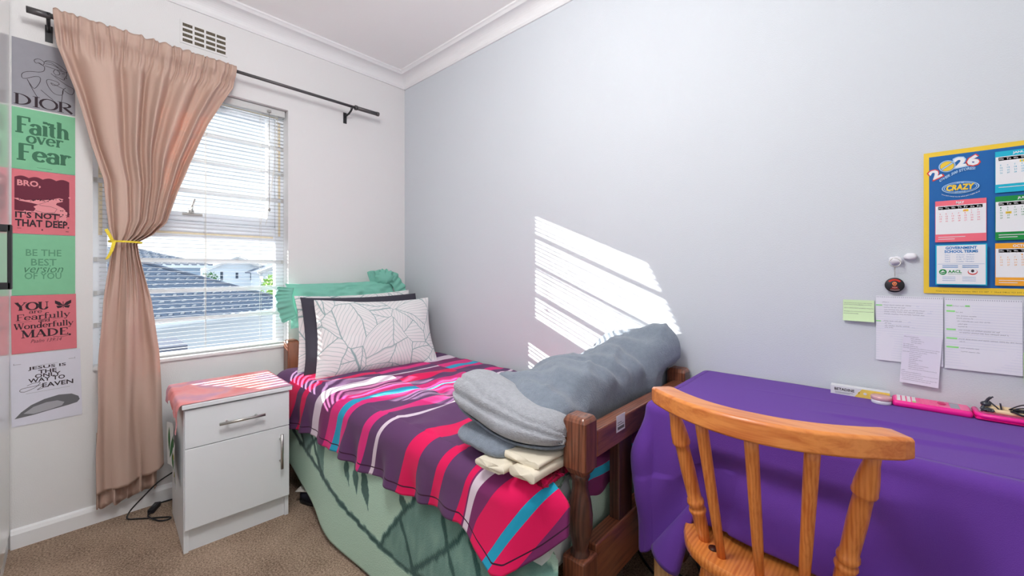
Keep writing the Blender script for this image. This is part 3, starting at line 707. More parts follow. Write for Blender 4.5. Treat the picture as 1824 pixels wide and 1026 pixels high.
# foot end, tucked in behind the footboard
b.grid(lambda u, v: V((1.978+.012*math.sin(PI*v), lerp(-.74,-.05,u), lerp(.55,.33,v)+.01*nz(u*6,3))), 20, 6)
gmat = mat('sage_fleece', rgb(160,190,170), .95, .1, .9, 260, sheen=.2); n, L, bs = mnodes(gmat)
at = n.new('ShaderNodeAttribute'); at.attribute_name = 'print'; rp = n.new('ShaderNodeValToRGB'); rp.color_ramp.elements[0].color = rgb(176,208,188); rp.color_ramp.elements[1].color = rgb(32,76,70)
e = rp.color_ramp.elements.new(.5); e.color = rgb(100,138,128)
L.new(at.outputs['Fac'], rp.inputs[0]); L.new(rp.outputs[0], bs.inputs['Base Color'])
gb = b.build('fleece_blanket', gmat, solid=.006)
tag(gb, 'sage green fleece blanket with dark green outlines hanging from mattress to floor', 'blanket')
LN = [[(.30,.36),(.48,.285),(.62,.255),(.815,.213),(1.02,.178),(1.284,.142),(1.42,.135),(1.55,.155),(1.70,.185),(1.85,.185),(2.0,.15)],
      [(1.284,.150),(1.40,.30),(1.46,.36),(1.50,.46)], [(1.385,.28),(1.44,.21),(1.49,.14)], [(1.60,.42),(1.66,.29),(1.72,.23),(1.80,.15)], [(1.47,.14),(1.60,.25),(1.70,.34),(1.76,.44)], [(1.72,.42),(1.80,.30),(1.90,.22)], [(1.72,.15),(1.86,.27),(1.95,.34)],
      [(.56,.262),(.62,.31),(.70,.37)], [(.62,.36),(.68,.30),(.78,.222)], [(.44,.36),(.50,.33),(.55,.27)]]
def inpoly(p, poly):
    c = False; j = len(poly)-1
    for i in range(len(poly)):
        if (poly[i][1] > p[1]) != (poly[j][1] > p[1]) and p[0] < (poly[j][0]-poly[i][0])*(p[1]-poly[i][1])/(poly[j][1]-poly[i][1])+poly[i][0]: c = not c
        j = i
    return c
PO = [[(1.284,.145),(1.42,.135),(1.55,.155),(1.70,.185),(1.9,.18),(2.05,.14),(2.05,.5),(1.5,.5),(1.45,.35)], [(.44,.37),(.55,.27),(.62,.255),(.64,.32),(.60,.38)], [(.66,.38),(.70,.30),(.79,.22),(.77,.38)]]
LV = [((.98,.36),(1.03,.27),.020), ((1.06,.36),(1.10,.255),.02), ((1.12,.36),(1.19,.235),.026), ((1.38,.36),(1.42,.30),.02)]
def sd(p, a, c):
    ax, ay = a; bx, by = c; dx, dy = bx-ax, by-ay; t = max(0, min(1, ((p[0]-ax)*dx+(p[1]-ay)*dy)/(dx*dx+dy*dy)))
    return math.hypot(p[0]-ax-t*dx, p[1]-ay-t*dy), t
vals = []
for v in gb.data.vertices:
    p = (v.co.x, v.co.z); k = 0.0
    if v.co.y < -.84 and v.co.z < .52 and v.co.x < 2.1:
        p = (p[0]+.008*nz(v.co.x*30, v.co.z*30), p[1]+.008*nz(v.co.z*30, v.co.x*30, 4))
        if any(inpoly(p, q) for q in PO): k = .5+.12*nz(v.co.x*40, v.co.z*15)
        dm = min(sd(p, a, c)[0] for l in LN for a, c in zip(l, l[1:]))
        k = max(k, 1-sm(.006, .014, dm))
        for a, c, wdt in LV:
            d, t = sd(p, a, c)
            if d < wdt*math.sin(PI*min(.97, t+.05)): k = max(k, .82)
    vals.append(k)
ca = gb.data.attributes.new('print', 'FLOAT', 'POINT'); ca.data.foreach_set('value', vals)

# striped duvet
DT, DH, DR = .588, .893, .075
def hem_z(x): return interp([(.1,.33),(.4,.345),(.7,.372),(1.2,.370),(1.5,.385),(1.64,.405),(1.72,.413),(1.757,.398),(1.80,.37),(1.864,.335),(1.90,.345),(1.98,.41),(2.06,.49)], x)+.004*math.sin(21*x)
def duvet_raw(x, q, L):
    y, z = section(q, DT, DH, DR, .06)
    dr = max(0, DT-DR-z)
    if dr > 0 or z < DT-.001:
        k = sm(0, .16, dr+.02)
        fl = math.sin(34*x+2.5*nz(x*2.5, 2))*.5+math.sin(57*x+1+3*nz(x*3, 7))*.3+nz(x*9, z*4)
        amp = .014*sm(1.85, 1.6, x)+.003
        y -= k*amp*fl+.012*sm(.1,.2,dr)
    if y > -.86:
        t = 1-sm(-.62, -.86, y)*.3
        z += .006*nz(x*7, y*7)+.004*nz(x*17, y*11, 3)+.004*math.sin(38*y+6*nz(x*5, y*3))*sm(.8,1.0,x)*sm(1.65,1.35,x)*sm(-.75,-.5,y)
        z += .005*math.sin(30*x+12*y+3*nz(x*3,y*3))*sm(-.35,-.6,y)*sm(.7,1.1,x)
        z += .010*math.exp(-((x-.75-.55*(y+.62))**2)/.002)*sm(-.2,-.4,y)
    # foot corner wraps towards the bed end
    w = sm(1.84, 2.04, x)
    if y < -.86: y += w*w*.085
    z -= .0*w
    if x < .2: z -= .012*sm(.2,.12,x)
    return V((x, y, z))
def duvet_pt(u, v):
    x = lerp(.135, 2.035, u); L = arclen(DT, DH, DR, hem_z(x)); q = v*L
    if x > 1.972: x = lerp(1.972, x, sm(.83, .92, q))  # the top stays behind the footboard
    return duvet_raw(x, q, L)
def duvet_uv(u, v):
    x = lerp(.135, 2.035, u); L = arclen(DT, DH, DR, hem_z(x)); q = v*L
    x = lerp(1.972, x, sm(.83, .92, q)) if x > 1.972 else x
    dq = max(0, q-.80); k = .34*dq+.28*sm(1.73,1.80,x)*max(0, dq-.02)
    wob = .012*nz(x*2, q*3)
    return (x+k+wob, (L-q)*1.0 if q > .6 else q-5)
b = MB(); b.grid(duvet_pt, 330, 170, duvet_uv)
# padded foot end between the footboard posts
def foot(u, v):
    t = PI*v; return V((1.958+.034*math.sin(t)**.6*(1+.15*nz(u*9, v*3)), lerp(-.725,-.05,u), lerp(.588,.425,v)+.006*nz(u*8, 1)-.03*math.exp(-((u-.28)/.12)**2)*v))
fu = lambda v: 2.33 if v < .24 or v > .40 else 2.02
b.cur = 0; b.grid(foot, 60, 50, lambda u, v: (fu(v-.05*u), .2))
dm = mat('striped_duvet_cotton', rgb(95,55,95), .8, .15, .12, 600, sheen=.08); n, L, bs = mnodes(dm)
PU, PL, WH, PK, CY, CR = rgb(98,62,104), rgb(122,46,100), rgb(222,206,220), rgb(222,44,126), rgb(36,160,196), rgb(226,24,92)
SU = -.34*.23
rows = [(.0,PU),(.30,CR),(.44,PU),(.50,CR),(.555,PU),(.66,WH),(.722,PL),(.82,PK),(.885,CY),(.935,PK),(.985,PU),(1.10,PK),(1.153,PU),(1.205,WH),(1.228,PU),(1.40,CR),(1.475,PU),(1.565,CR),(1.61,PU),(1.70,CR),(1.728,PL),(1.74,WH),(1.785,PL),(1.83,CR),(1.922,CY),(1.960,CR),(2.017,PL)]
rows2 = [(0,PU),(.28,CY),(.31,CR),(.40,PU),(.46,CR),(.53,PL),(.60,PK),(.66,PU),(.72,WH),(.735,PL),(.83,CR),(.90,PU),(.96,PK),(1.05,CY),(1.07,PK),(1.15,PL),(1.22,PU),(1.30,CR),(1.34,PU),(1.46,WH),(1.47,PU),(1.55,CR),(1.62,PL),(1.80,CR),(1.9,CY),(1.95,PL)]
uvn = n.new('ShaderNodeUVMap'); sx = n.new('ShaderNodeSeparateXYZ'); L.new(uvn.outputs[0], sx.inputs[0])
def ramp(rows, shift):
    mr = n.new('ShaderNodeMath'); mr.operation = 'MULTIPLY_ADD'; mr.inputs[1].default_value = 1/2.6; mr.inputs[2].default_value = shift/2.6; L.new(sx.outputs['X'], mr.inputs[0])
    rp = n.new('ShaderNodeValToRGB'); cr = rp.color_ramp; cr.interpolation = 'CONSTANT'
    while len(cr.elements) > 1: cr.elements.remove(cr.elements[-1])
    cr.elements[0].position = 0; cr.elements[0].color = rows[0][1]
    for p, c in rows[1:]:
        e = cr.elements.new((p)/2.6); e.color = c
    L.new(mr.outputs[0], rp.inputs[0]); return rp
r1 = ramp(rows, SU); r2 = ramp(rows2, 0); r3 = ramp(rows, .11)
def cmpn(thr):
    c = n.new('ShaderNodeMath'); c.operation = 'LESS_THAN'; c.inputs[1].default_value = thr; L.new(sx.outputs['Y'], c.inputs[0]); return c
def mixc(f, a, c):
    m_ = n.new('ShaderNodeMix'); m_.data_type = 'RGBA'; L.new(f, m_.inputs[0]); L.new(a, m_.inputs[6]); L.new(c, m_.inputs[7]); return m_.outputs[2]
o1 = mixc(cmpn(-4.46).outputs[0], r1.outputs[0], r2.outputs[0]); o2 = mixc(cmpn(-4.78).outputs[0], o1, r3.outputs[0])
# stitched hem line
h1 = n.new('ShaderNodeMath'); h1.operation = 'COMPARE'; h1.inputs[1].default_value = .028; h1.inputs[2].default_value = .0022; L.new(sx.outputs['Y'], h1.inputs[0])
dk = n.new('ShaderNodeRGB'); dk.outputs[0].default_value = rgb(60,26,52)
o3 = mixc(h1.outputs[0], o2, dk.outputs[0]); L.new(o3, bs.inputs['Base Color'])
# weave slub bump is in mat(); build
dv = b.build('striped_duvet', dm, solid=.014)
tag(dv, 'purple duvet striped in crimson, turquoise and white spread over the bed', 'duvet')

# pillows
leafm = mat('leaf_line_print', rgb(226,224,224), .85, .15, .15, 500); n, L, bs = mnodes(leafm)
t = n.new('ShaderNodeUVMap'); vo = n.new('ShaderNodeTexVoronoi'); vo.inputs['Scale'].default_value = 2.6; vo.feature = 'F1'
vd = n.new('ShaderNodeTexVoronoi'); vd.feature = 'DISTANCE_TO_EDGE'; vd.inputs['Scale'].default_value = 2.6
nzx = n.new('ShaderNodeTexNoise'); nzx.inputs['Scale'].default_value = 2.2
va = n.new('ShaderNodeVectorMath'); va.operation = 'MULTIPLY_ADD'; va.inputs[1].default_value = (.16,.16,0)
L.new(t.outputs[0], nzx.inputs['Vector']); L.new(nzx.outputs['Color'], va.inputs[0]); L.new(t.outputs[0], va.inputs[2])
L.new(va.outputs[0], vo.inputs['Vector']); L.new(va.outputs[0], vd.inputs['Vector'])
sc_ = n.new('ShaderNodeSeparateColor'); L.new(vo.outputs['Color'], sc_.inputs[0])
an = n.new('ShaderNodeMath'); an.operation = 'MULTIPLY'; an.inputs[1].default_value = 6.28; L.new(sc_.outputs[0], an.inputs[0])
lc = n.new('ShaderNodeVectorMath'); lc.operation = 'SUBTRACT'; L.new(va.outputs[0], lc.inputs[0]); L.new(vo.outputs['Position'], lc.inputs[1])
vr = n.new('ShaderNodeVectorRotate'); vr.rotation_type = 'Z_AXIS'; L.new(lc.outputs[0], vr.inputs['Vector']); L.new(an.outputs[0], vr.inputs['Angle'])
sp_ = n.new('ShaderNodeSeparateXYZ'); L.new(vr.outputs[0], sp_.inputs[0])
def mth(op, a, b=None, c=None):
    m_ = n.new('ShaderNodeMath'); m_.operation = op
    for k_, x_ in enumerate((a, b, c)):
        if x_ is None: continue
        if isinstance(x_, (int, float)): m_.inputs[k_].default_value = x_
        else: L.new(x_, m_.inputs[k_])
    return m_.outputs[0]
ay = mth('ABSOLUTE', sp_.outputs['Y']); hh = mth('MULTIPLY_ADD', ay, 1.1, sp_.outputs['X']); fx = mth('FRACT', mth('MULTIPLY', hh, 17.0))
fq = mth('ABSOLUTE', mth('SUBTRACT', fx, .5))
def thr(src, lo_, hi_, a, c):
    m_ = n.new('ShaderNodeMapRange'); m_.inputs[1].default_value = lo_; m_.inputs[2].default_value = hi_; m_.inputs[3].default_value = a; m_.inputs[4].default_value = c; L.new(src, m_.inputs[0]); return m_.outputs[0]
l1 = mth('MAXIMUM', thr(fq, .37, .48, 0, .55), thr(ay, .003, .008, .9, 0)); l2 = thr(vd.outputs['Distance'], .005, .014, .9, 0)
mxm = n.new('ShaderNodeMath'); mxm.operation = 'MAXIMUM'; L.new(l1, mxm.inputs[0]); L.new(l2, mxm.inputs[1])
cA = n.new('ShaderNodeRGB'); cA.outputs[0].default_value = rgb(228,226,227); cB = n.new('ShaderNodeRGB'); cB.outputs[0].default_value = rgb(134,164,166)
m_ = n.new('ShaderNodeMix'); m_.data_type = 'RGBA'; L.new(mxm.outputs[0], m_.inputs[0]); L.new(cA.outputs[0], m_.inputs[6]); L.new(cB.outputs[0], m_.inputs[7]); L.new(m_.outputs[2], bs.inputs['Base Color'])
def pillow(w_, h_, t_, c, across, upv, seed, bm=None, wr=.006, pw=2.4):
    b = bm or MB(); A = V(across).normalized(); Uv = V(upv).normalized(); Nn = A.cross(Uv).normalized(); c = V(c)
    for sg in (1, -1):
        def f(u, v, sg=sg):
            a = 2*u-1; e_ = 2*v-1
            th = (max(0, 1-abs(a)**pw)*max(0, 1-abs(e_)**pw))**.55*t_*.5
            px = a*w_*.5*(1-.05*(1-e_*e_)*abs(a)); py = e_*h_*.5*(1-.07*(1-a*a)*abs(e_))
            k = wr*(nz(a*3+seed, e_*3)+.6*nz(a*8+seed, e_*7, 2))*(.3+th/t_*1.4)
            sag = -.02*(1-v)*0
            return c+A*px+Uv*py+Nn*sg*(th+.001)+Nn*(k+.03*nz(a*1.2+seed, e_*1.2)*abs(a*e_))
        b.grid(f, 44, 34, lambda u, v: (u*w_/.5+seed, v*h_/.5), flip=(sg < 0))
    return b
def upn(b_, t_): return (V(t_)-V(b_))
b = pillow(.70, .44, .12, (.452,-.465,.765), (.13,1,-.02), upn((.53,-.5,.59),(.36,-.44,.93)), 1.3); tag(b.build('pillow', leafm, weld=True), 'white pillow with grey leaf line print at front of the stack', 'pillow', 'pillows at the head of the bed')
Mdp = mat('charcoal_pillowcase', rgb(62,60,72), .75, .25, .15, 500)
b = pillow(.72, .45, .075, (.352,-.485,.778), (.08,1,.0), upn((.43,-.5,.59),(.28,-.46,.95)), 4.1, wr=.008); tag(b.build('pillow', Mdp, weld=True), 'plain charcoal pillow sandwiched between two white leaf print pillows', 'pillow', 'pillows at the head of the bed')
b = pillow(.74, .46, .12, (.250,-.475,.782), (.03,1,.01), upn((.32,-.5,.59),(.17,-.46,.96)), 7.7, wr=.009); tag(b.build('pillow', leafm, weld=True), 'white leaf print pillow behind the charcoal one', 'pillow', 'pillows at the head of the bed')
Mteal = mat('teal_cotton', rgb(126,192,174), .75, .2, .15, 500)
tp = thing('pillow', 'mint teal pillow with ruffled ends leaning on the wall behind the others', 'pillow', (.1,-.48,.8), 'pillows at the head of the bed')
b = pillow(.70, .27, .15, (.100,-.485,.935), (.02,1,.015), (-.30,0,1), 2.2, wr=.022, pw=3.0); b.build('cushion', Mteal, tp, weld=True)
def ruffle(base, d0, d1, nrm, ln, nm):
    b = MB(); base = [V(p) for p in spline(base, 10)]; n_ = len(base)-1
    def f(u, v):
        i = min(n_-1, int(u*n_)); p = base[i].lerp(base[i+1], u*n_-i)
        d = V(d0).lerp(V(d1), u).normalized(); w_ = ln*v*(1+.04*math.sin(23*u))
        return p+d*w_+V(nrm)*(.0055*v*math.sin(52*u+1.2*nz(u*5,v))+.006*math.sin(15*u)*v)
    b.grid(f, 120, 10); b.build(nm, Mteal, tp, solid=.0025)
ruffle([(.12,-.81,1.035),(.14,-.825,.97),(.14,-.80,.87)], (0,-1,.12), (.05,-.9,-.35), (1,.15,.1), .085, 'ruffle')
ruffle([(.10,-.325,1.045),(.11,-.26,1.055),(.115,-.18,1.035),(.12,-.15,.96)], (.1,-.35,.9), (0,.75,.3), (.9,.2,.2), .085, 'ruffle')
b = MB(); b.ball((.10,-.225,1.085), .035, .075, .055, 22, 14, lambda d: d*(1+.16*math.sin(11*math.atan2(d.z, d.y)))); b.build('ruffle', Mteal, tp)

# grey fleece throw rolled at the foot of the bed, cream quilt beneath it
Mfl = mat('grey_fleece', rgb(126,136,149), .95, .1, 1.0, 260, var=.2, vscale=70, sheen=.3); Mfl2 = mat('grey_fleece_pile', rgb(164,167,174), .95, .1, 1.2, 240, var=.22, vscale=90, sheen=.3)
ft = thing('fleece_throw', 'thick grey fleece throw rolled along the foot of the bed', 'throw blanket', (1.83,-.45,.63))
SEC = [(-.80,1.800,.155,.622,.770),(-.74,1.805,.172,.620,.800),(-.64,1.805,.168,.618,.820),(-.50,1.805,.160,.614,.830),(-.36,1.815,.155,.612,.832),(-.24,1.83,.150,.612,.845),(-.16,1.855,.150,.612,.875),(-.10,1.88,.150,.614,.905),(-.06,1.895,.14,.62,.905),(-.035,1.90,.115,.65,.87)]
def roll_pt(u, v):
    y = lerp(-.80, -.035, v); tab = lambda k: interp([(s_[0], s_[k]) for s_ in SEC], y)
    cx, a, z0, z1 = tab(1), tab(2), tab(3), tab(4); t = 2*PI*u; c_, s_ = math.cos(t), math.sin(t)
    e_ = .72; px = (abs(c_)**e_)*(1 if c_ > 0 else -1); pz = (abs(s_)**e_)*(1 if s_ > 0 else -1)
    r_ = 1+.05*nz(px*1.5+y*5, pz*1.5, y*3)
    fold = .010*math.sin(26*y+2.2*px+2.5*pz+4*nz(y*3, px))+.006*math.sin(55*y-3*px+1)+.006*(1-abs(math.sin(14*y+1.6*px+3*nz(y*2, px*2, 5))))**2*2
    k = sm(-.2, .5, pz)*sm(-.80,-.7,y)
    X = cx+a*px*r_+fold*.7*px*k; Z = (z0+z1)/2+(z1-z0)/2*pz*r_+fold*k-.03*sm(.3,-.9,px)*max(0,pz)
    lim = lerp(1.998, 1.975, sm(-.14,-.09,y)); X = min(X, lerp(lim, 2.06, sm(.735,.80,Z)))
    return V((X, y+.02*px*math.sin(9*y), Z))
b = MB(); b.grid(roll_pt, 72, 110)
for v_, fl in ((0, False), (1, True)):
    b.grid(lambda u, v, v_=v_: roll_pt(u, v_).lerp(V((1.80,-.80,.69)) if v_ == 0 else V((1.9,-.03,.76)), v), 72, 4, flip=not fl)
b.build('rolled_body', Mfl, ft)
def lobe(u, v):
    # the lighter inside folded over the near end: a thick bent sheet
    t = lerp(-.25*PI, .80*PI, v); x = lerp(1.625, 1.985, u)
    ex = 2*u-1; w_ = (1-abs(ex)**3.0)**.5 if abs(ex) < 1 else 0
    lean = .055*ex
    ry = .135*(.45+.55*w_)+.01*nz(u*4, v*4); rz = (.088-.014*ex)*(.40+.60*w_)+.006*nz(u*6, v*5, 3)
    y = -.775-ry*math.cos(t-PI*.10)*.95+.028*ex; z = .706-.036*ex+rz*math.sin(t)+.012*math.sin(5*u+2)
    if t < 0: y += .07*abs(t)
    gr = .014*math.exp(-((v-.34-.07*math.sin(2.2*u))/.028)**2)+.010*math.exp(-((v-.56+.08*u)/.022)**2)
    y += gr*math.cos(t); z -= gr*.8
    return V((x+.015*math.sin(3*v), y, z))
b = MB(); b.grid(lobe, 60, 40); b.build('folded_end', Mfl2, ft, solid=-.012)
def band(u, v):
    p = lobe(u, lerp(.03, .17, v))
    return p+V((0, -.0045, -.001))
b = MB(); b.grid(band, 50, 6); b.build('hem_band', Mfl, ft, solid=.006)
def under(u, v):
    t = lerp(-PI*.5, PI*.75, v); x = lerp(1.66, 1.86, u); ex = 2*u-1; k = (1-abs(ex)**4)**.5
    return V((x+.02*v, -.835-.078*math.cos(t)*(.5+.5*k)-.0*ex, .640+.030*math.sin(t)*(.6+.4*k)+.004*nz(u*6, v*3)-.006*ex))
b = MB(); b.grid(under, 40, 20); b.build('inner_fold', Mfl, ft, solid=-.008)
Mcq = mat('cream_quilt_cotton', rgb(222,214,196), .85, .15, .2, 300, var=.07, vscale=25)
cq = MB()
def slab(x0, x1, y0, y1, z, h, sd_):
    def f(u, v):
        t = 2*PI*u; c_, s_ = math.cos(t), math.sin(t); px = abs(c_)**.5*(1 if c_ > 0 else -1); pz = abs(s_)**.7*(1 if s_ > 0 else -1)
        y = lerp(y0, y1, v); return V(((x0+x1)/2+(x1-x0)/2*px*(1+.02*nz(y*20, sd_)), y+.012*nz(px*2+sd_, y*4), z+h*.5*pz+.004*nz(px*4, y*9, sd_)))
    cq.grid(f, 36, 24)
    cq.grid(lambda u, v: f(u, 0).lerp(V(((x0+x1)/2, y0-.008, z)), v), 36, 3, flip=True)
slab(1.79,1.895,-.925,-.1,.610,.024,1); slab(1.90,1.985,-.905,-.1,.614,.030,2); slab(1.84,1.98,-.885,-.1,.636,.020,3); slab(1.66,1.97,-.80,-.06,.612,.026,4)
Mcl = mat('leaf_print_tan', rgb(150,132,104), .8, .1)
tag(cq.build('folded_quilt', Mcq), 'cream quilt folded flat underneath the grey fleece throw', 'quilt')
# shoe under the bed
sh = thing('shoe', 'dark slip on shoe with a pale insole on carpet under the bed edge', 'shoe', (.54,-.86,0))
sd2 = V((.82,.57,0)).normalized(); sp = V((-sd2.y, sd2.x, 0)); so_ = V((.50,-.915,0))
b = MB()
def sole(k, h0, h1): return [[so_+sd2*(.24*(.5+.5*math.cos(t)))+sp*(.042*math.sin(t)*(1-.25*math.cos(t)*0))*k+V((0,0,h)) for t in [2*PI*i/24 for i in range(24)]] for h in (h0, h1)]
b.loft(sole(1, 0, .016)); b.build('sole', Mblack, sh)
b = MB()
b.loft([[so_+sd2*(.12+.118*math.cos(t)*kx)+sp*(.040*math.sin(t)*ky)+V((0,0,z)) for t in [2*PI*i/24 for i in range(24)]] for z, kx, ky in ((.016,1,1),(.04,1,1),(.055,.96,.9),(.062,.85,.7))]); b.build('upper', mat('navy_canvas', rgb(46,48,62), .8, .2), sh)
b = MB(); b.grid(lambda u, v: so_+sd2*(.0+.11*u)+sp*(.036*(2*v-1))+V((0,0,.060+.006*math.sin(PI*v)+.008*u)), 8, 8); b.build('tongue', mat('pale_canvas', rgb(190,184,178), .8, .2), sh, solid=.004)

# ------------------------------------------------------------------ desk, cloth, chair
PN0, PN1 = rgb(224,142,72), rgb(196,106,46)
Mpz = wood('pine_upright', PN0, PN1, 9, (9,9,.25), .3, .3); Mpx = wood('pine_rail', PN0, PN1, 9, (.25,9,9), .3, .3); Mseat = wood('pine_seat', PN0, PN1, 9, (7,.4,7), .3, .3)
Mpale = wood('pale_pine_upright', rgb(214,170,120), rgb(188,140,92), 7, (6,6,.5), .45, .1)
desk = thing('desk', 'pine desk beneath the purple cloth against the pale blue grey wall', 'desk', (2.65,-.27,0))
b = MB(); b.box((2.116,-.502,.715), (3.25,-.012,.737)); b.build('desktop', Mpale, desk, bevel=.009)
for x in (2.135, 3.205):
    for y in (-.478, -.045):
        b = MB(); b.box((x-.022,y-.022,0), (x+.022,y+.022,.715)); b.build('leg', Mpale, desk, bevel=.003)
b = MB(); b.box((2.15,-.486,.62), (3.19,-.470,.715)); b.build('apron', Mpale, desk); b = MB(); b.box((2.15,-.05,.62), (3.19,-.032,.715)); b.build('apron', Mpale, desk)
for x in (2.126, 3.197):
    b = MB(); b.box((x,-.456,.62), (x+.018,-.066,.715)); b.build('apron', Mpale, desk)

Mpur = mat('purple_cotton', rgb(102,60,156), .85, .12, .35, 700, sheen=.12)
TX0, TX1, TYF, TYB, TZ = 2.096, 3.27, -.522, -.006, .7425
def cloth_drop(s_):  # s_ from 0 (left wall end) along left side, round the corner, along the front
    return s_
b = MB()
def hemdrop(x): return interp([(2.09,.405),(2.2,.37),(2.235,.262),(2.32,.262),(2.45,.266),(2.62,.268),(2.67,.34),(2.75,.37),(3.3,.40)], x)
def rim(t):
    # closed-ish rim path: left side (t 0..1), corner (1..2), front (2..3)
    if t < 1: return V((TX0, lerp(TYB, TYF+.03, t), 0)), V((-1,0,0))
    if t < 2: a = (t-1)*PI/2; return V((TX0+.03-.03*math.cos(a), TYF+.03-.03*math.sin(a), 0)), V((-math.cos(a), -math.sin(a), 0))
    k = t-2; return V((lerp(TX0+.03, TX1, k), TYF, 0)), V((0,-1,0))
def side_pt(u, v):
    # u along the rim, v downwards
    t = u*3; 
    if u < .22: t = u/.22
    elif u < .34: t = 1+(u-.22)/.12
    else: t = 2+(u-.34)/.66
    p, nm = rim(min(t, 2.9999)); 
    if t < 1: d = lerp(.30, .40, t)
    elif t < 2: d = .405+.03*math.sin((t-1)*PI)
    else: d = hemdrop(p.x)
    z = TZ-.028-v*(d-.016)
    q = v*d
    out = .006+.012*sm(-.02,.16,q)-.0004
    if t < 1: out += .006*sm(.05,.2,q)*(1+math.sin(4*t))-.0*q
    elif t < 2: c = math.sin((t-1)*PI); out += c*(.035*sm(.0,.14,q)-.025*sm(.14,.38,q))
    else:
        x = p.x
        out += .009*nz(x*5, 2)*sm(2.25,2.5,x)
        out += sm(.03,.25,q)*(.010*math.sin(13*x+1)+.012*nz(x*4, q*3)+.006*math.sin(29*x+8*q))
        out += .020*math.exp(-((x-2.62-.3*q)/.05)**2)*sm(.0,.06,q)*sm(.25,.08,q)
        # gathered over the chair seat
        out += .028*sm(.16,.27,q)*sm(2.20,2.27,x)*sm(2.75,2.62,x)*math.exp(-((q-.255)/.06)**2)
        out -= .028*sm(2.22,2.27,x)*sm(.20,.12,q)*sm(.05,.12,q)*sm(2.7,2.5,x)
    if t >= 1.6 and p.x < 2.33 and v > .45: out += .008*math.sin(40*p.x+20*q)
    return p+nm*out+V((0,0,z))
b.grid(side_pt, 260, 60, flip=True)
# round-over and flat top
def top_pt(u, v):
    x = lerp(TX0+.03, TX1, u); y = lerp(TYF+.03, TYB, v)
    z = TZ+.0006
    z += .0075*sm(2.45,2.62,x)*math.exp(-((y+.30+.12*(x-2.7)+.03*math.sin(6*x))/.014)**2)*sm(3.2,2.9,x)
    z += .007*math.exp(-((y+.40-.25*(x-2.62))/.012)**2)*sm(2.50,2.60,x)*sm(2.95,2.75,x)
    z += .0007*nz(x*9, y*9)+.0010*math.exp(-((y+.17-.06*(x-2.4))/.006)**2)*sm(2.2,2.4,x)*sm(2.75,2.55,x)
    return V((x, y, z))
b.grid(top_pt, 170, 90)
def join(u, v):
    a = side_pt(u, 0); t = u*3
    if u < .22: t = u/.22
    elif u < .34: t = 1+(u-.22)/.12
    else: t = 2+(u-.34)/.66
    p, nm = rim(min(t, 2.9999)); c = p-nm*.03+V((0,0,TZ+.0006)); m_ = V((a.x, a.y, TZ+.0006)).lerp(p, .2); m_.z = TZ+.0006
    return (c*(1-v)*(1-v)+m_*2*v*(1-v)+a*v*v)
b.grid(join, 260, 5, flip=True)
# the loose corner fold hanging past the seat
def flap(u, v):
    a = lerp(-.62*PI, .60*PI, u); r_ = lerp(.010, .042, v)
    c = V((2.243,-.548,.500)).lerp(V((2.166,-.545,.318)), v); A = V((.55,-.25,.02)).normalized(); B_ = V((-.35,-.85,-.05)).normalized()
    return c+A*(r_*math.sin(a)*1.1)+B_*(r_*.75*math.cos(a))+V((0,0,-.018*math.sin(a)*v))
b.grid(flap, 24, 16)
tag(b.build('tablecloth', Mpur, solid=.0025, weld=True), 'purple cloth draped over the desk and hanging behind the pine chair', 'tablecloth')

ch = thing('dining_chair', 'honey pine spindle back chair pulled up to the purple covered desk', 'chair', (2.42,-.45,0))
SZ = .455
def seat_outline(k=1.0, n_=40):
    pts = []
    for i in range(n_):
        t = 2*PI*i/n_; c_, s_ = math.cos(t), math.sin(t)
        px = abs(c_)**.55*(1 if c_ > 0 else -1); py = abs(s_)**.62*(1 if s_ > 0 else -1)
        wx = .195+.018*(py*.5+.5)
        pts.append((2.420+px*wx*k, -.465+py*.205*k-(.018*(1-px*px) if py < 0 else 0)*k))
    return pts
b = MB(); o0 = [[V((x, y, z)) for x, y in seat_outline(k)] for z, k in ((SZ-.034,.965),(SZ-.026,.995),(SZ-.008,1.0),(SZ-.001,.985))]
b.loft(o0, cap=False); n_ = 40
inner = [[V((x, y, SZ-.001-.008*(1-k)**.7*(1 if k < .9 else 0))) for x, y in seat_outline(k)] for k in (.985,.92,.75,.5,.2)]
b.loft(inner, cap=False); b.add(inner[-1], [tuple(range(n_))]); b.add(o0[0], [tuple(reversed(range(n_)))])
b.build('seat', Mseat, ch)
b = MB(); b.cur = 0; b.tube([(2.315,-.622,SZ-.006),(2.315,-.622,SZ+.0012)], .011, 14); kn = b.build('wood_knot', mat('dark_knot', rgb(64,30,20), .5, .3), ch)
# crest rail: curved plank
def crest(s_):  # s_ -1..1 -> centreline (x, y)
    x = 2.420+.232*s_*(1-.02*abs(s_)); return V((x, -.640-.098*(1-s_*s_), 0))
ring = []
for i in range(33):
    s_ = -1+2*i/32; c = crest(s_); d = (crest(min(1,s_+.02))-crest(max(-1,s_-.02))).normalized(); nn = V((-d.y, d.x, 0))
    e_ = 1-.10*sm(.97,1,abs(s_)); zc = .812; hz = .0235*(1-.10*abs(s_)); w_ = .029
    pr = [(-w_,-hz+.004),(-w_+.004,-hz),(w_-.004,-hz),(w_,-hz+.004),(w_,hz-.005),(w_-.005,hz),(-w_+.005,hz),(-w_,hz-.005)]
    ring.append([c+nn*(p[0]*e_)+V((0,0,zc+p[1]*e_)) for p in pr])
b = MB(); b.loft(ring); b.sm = [False]*len(b.sm); b.build('crest_rail', Mpx, ch, bevel=.002)
def turned(p0, p1, prof, nm, m, seg=18):
    b = MB(); p0 = V(p0); p1 = V(p1); b.tube([p0.lerp(p1, t) for t, r in prof], [r for t, r in prof], seg); return b.build(nm, m, ch)
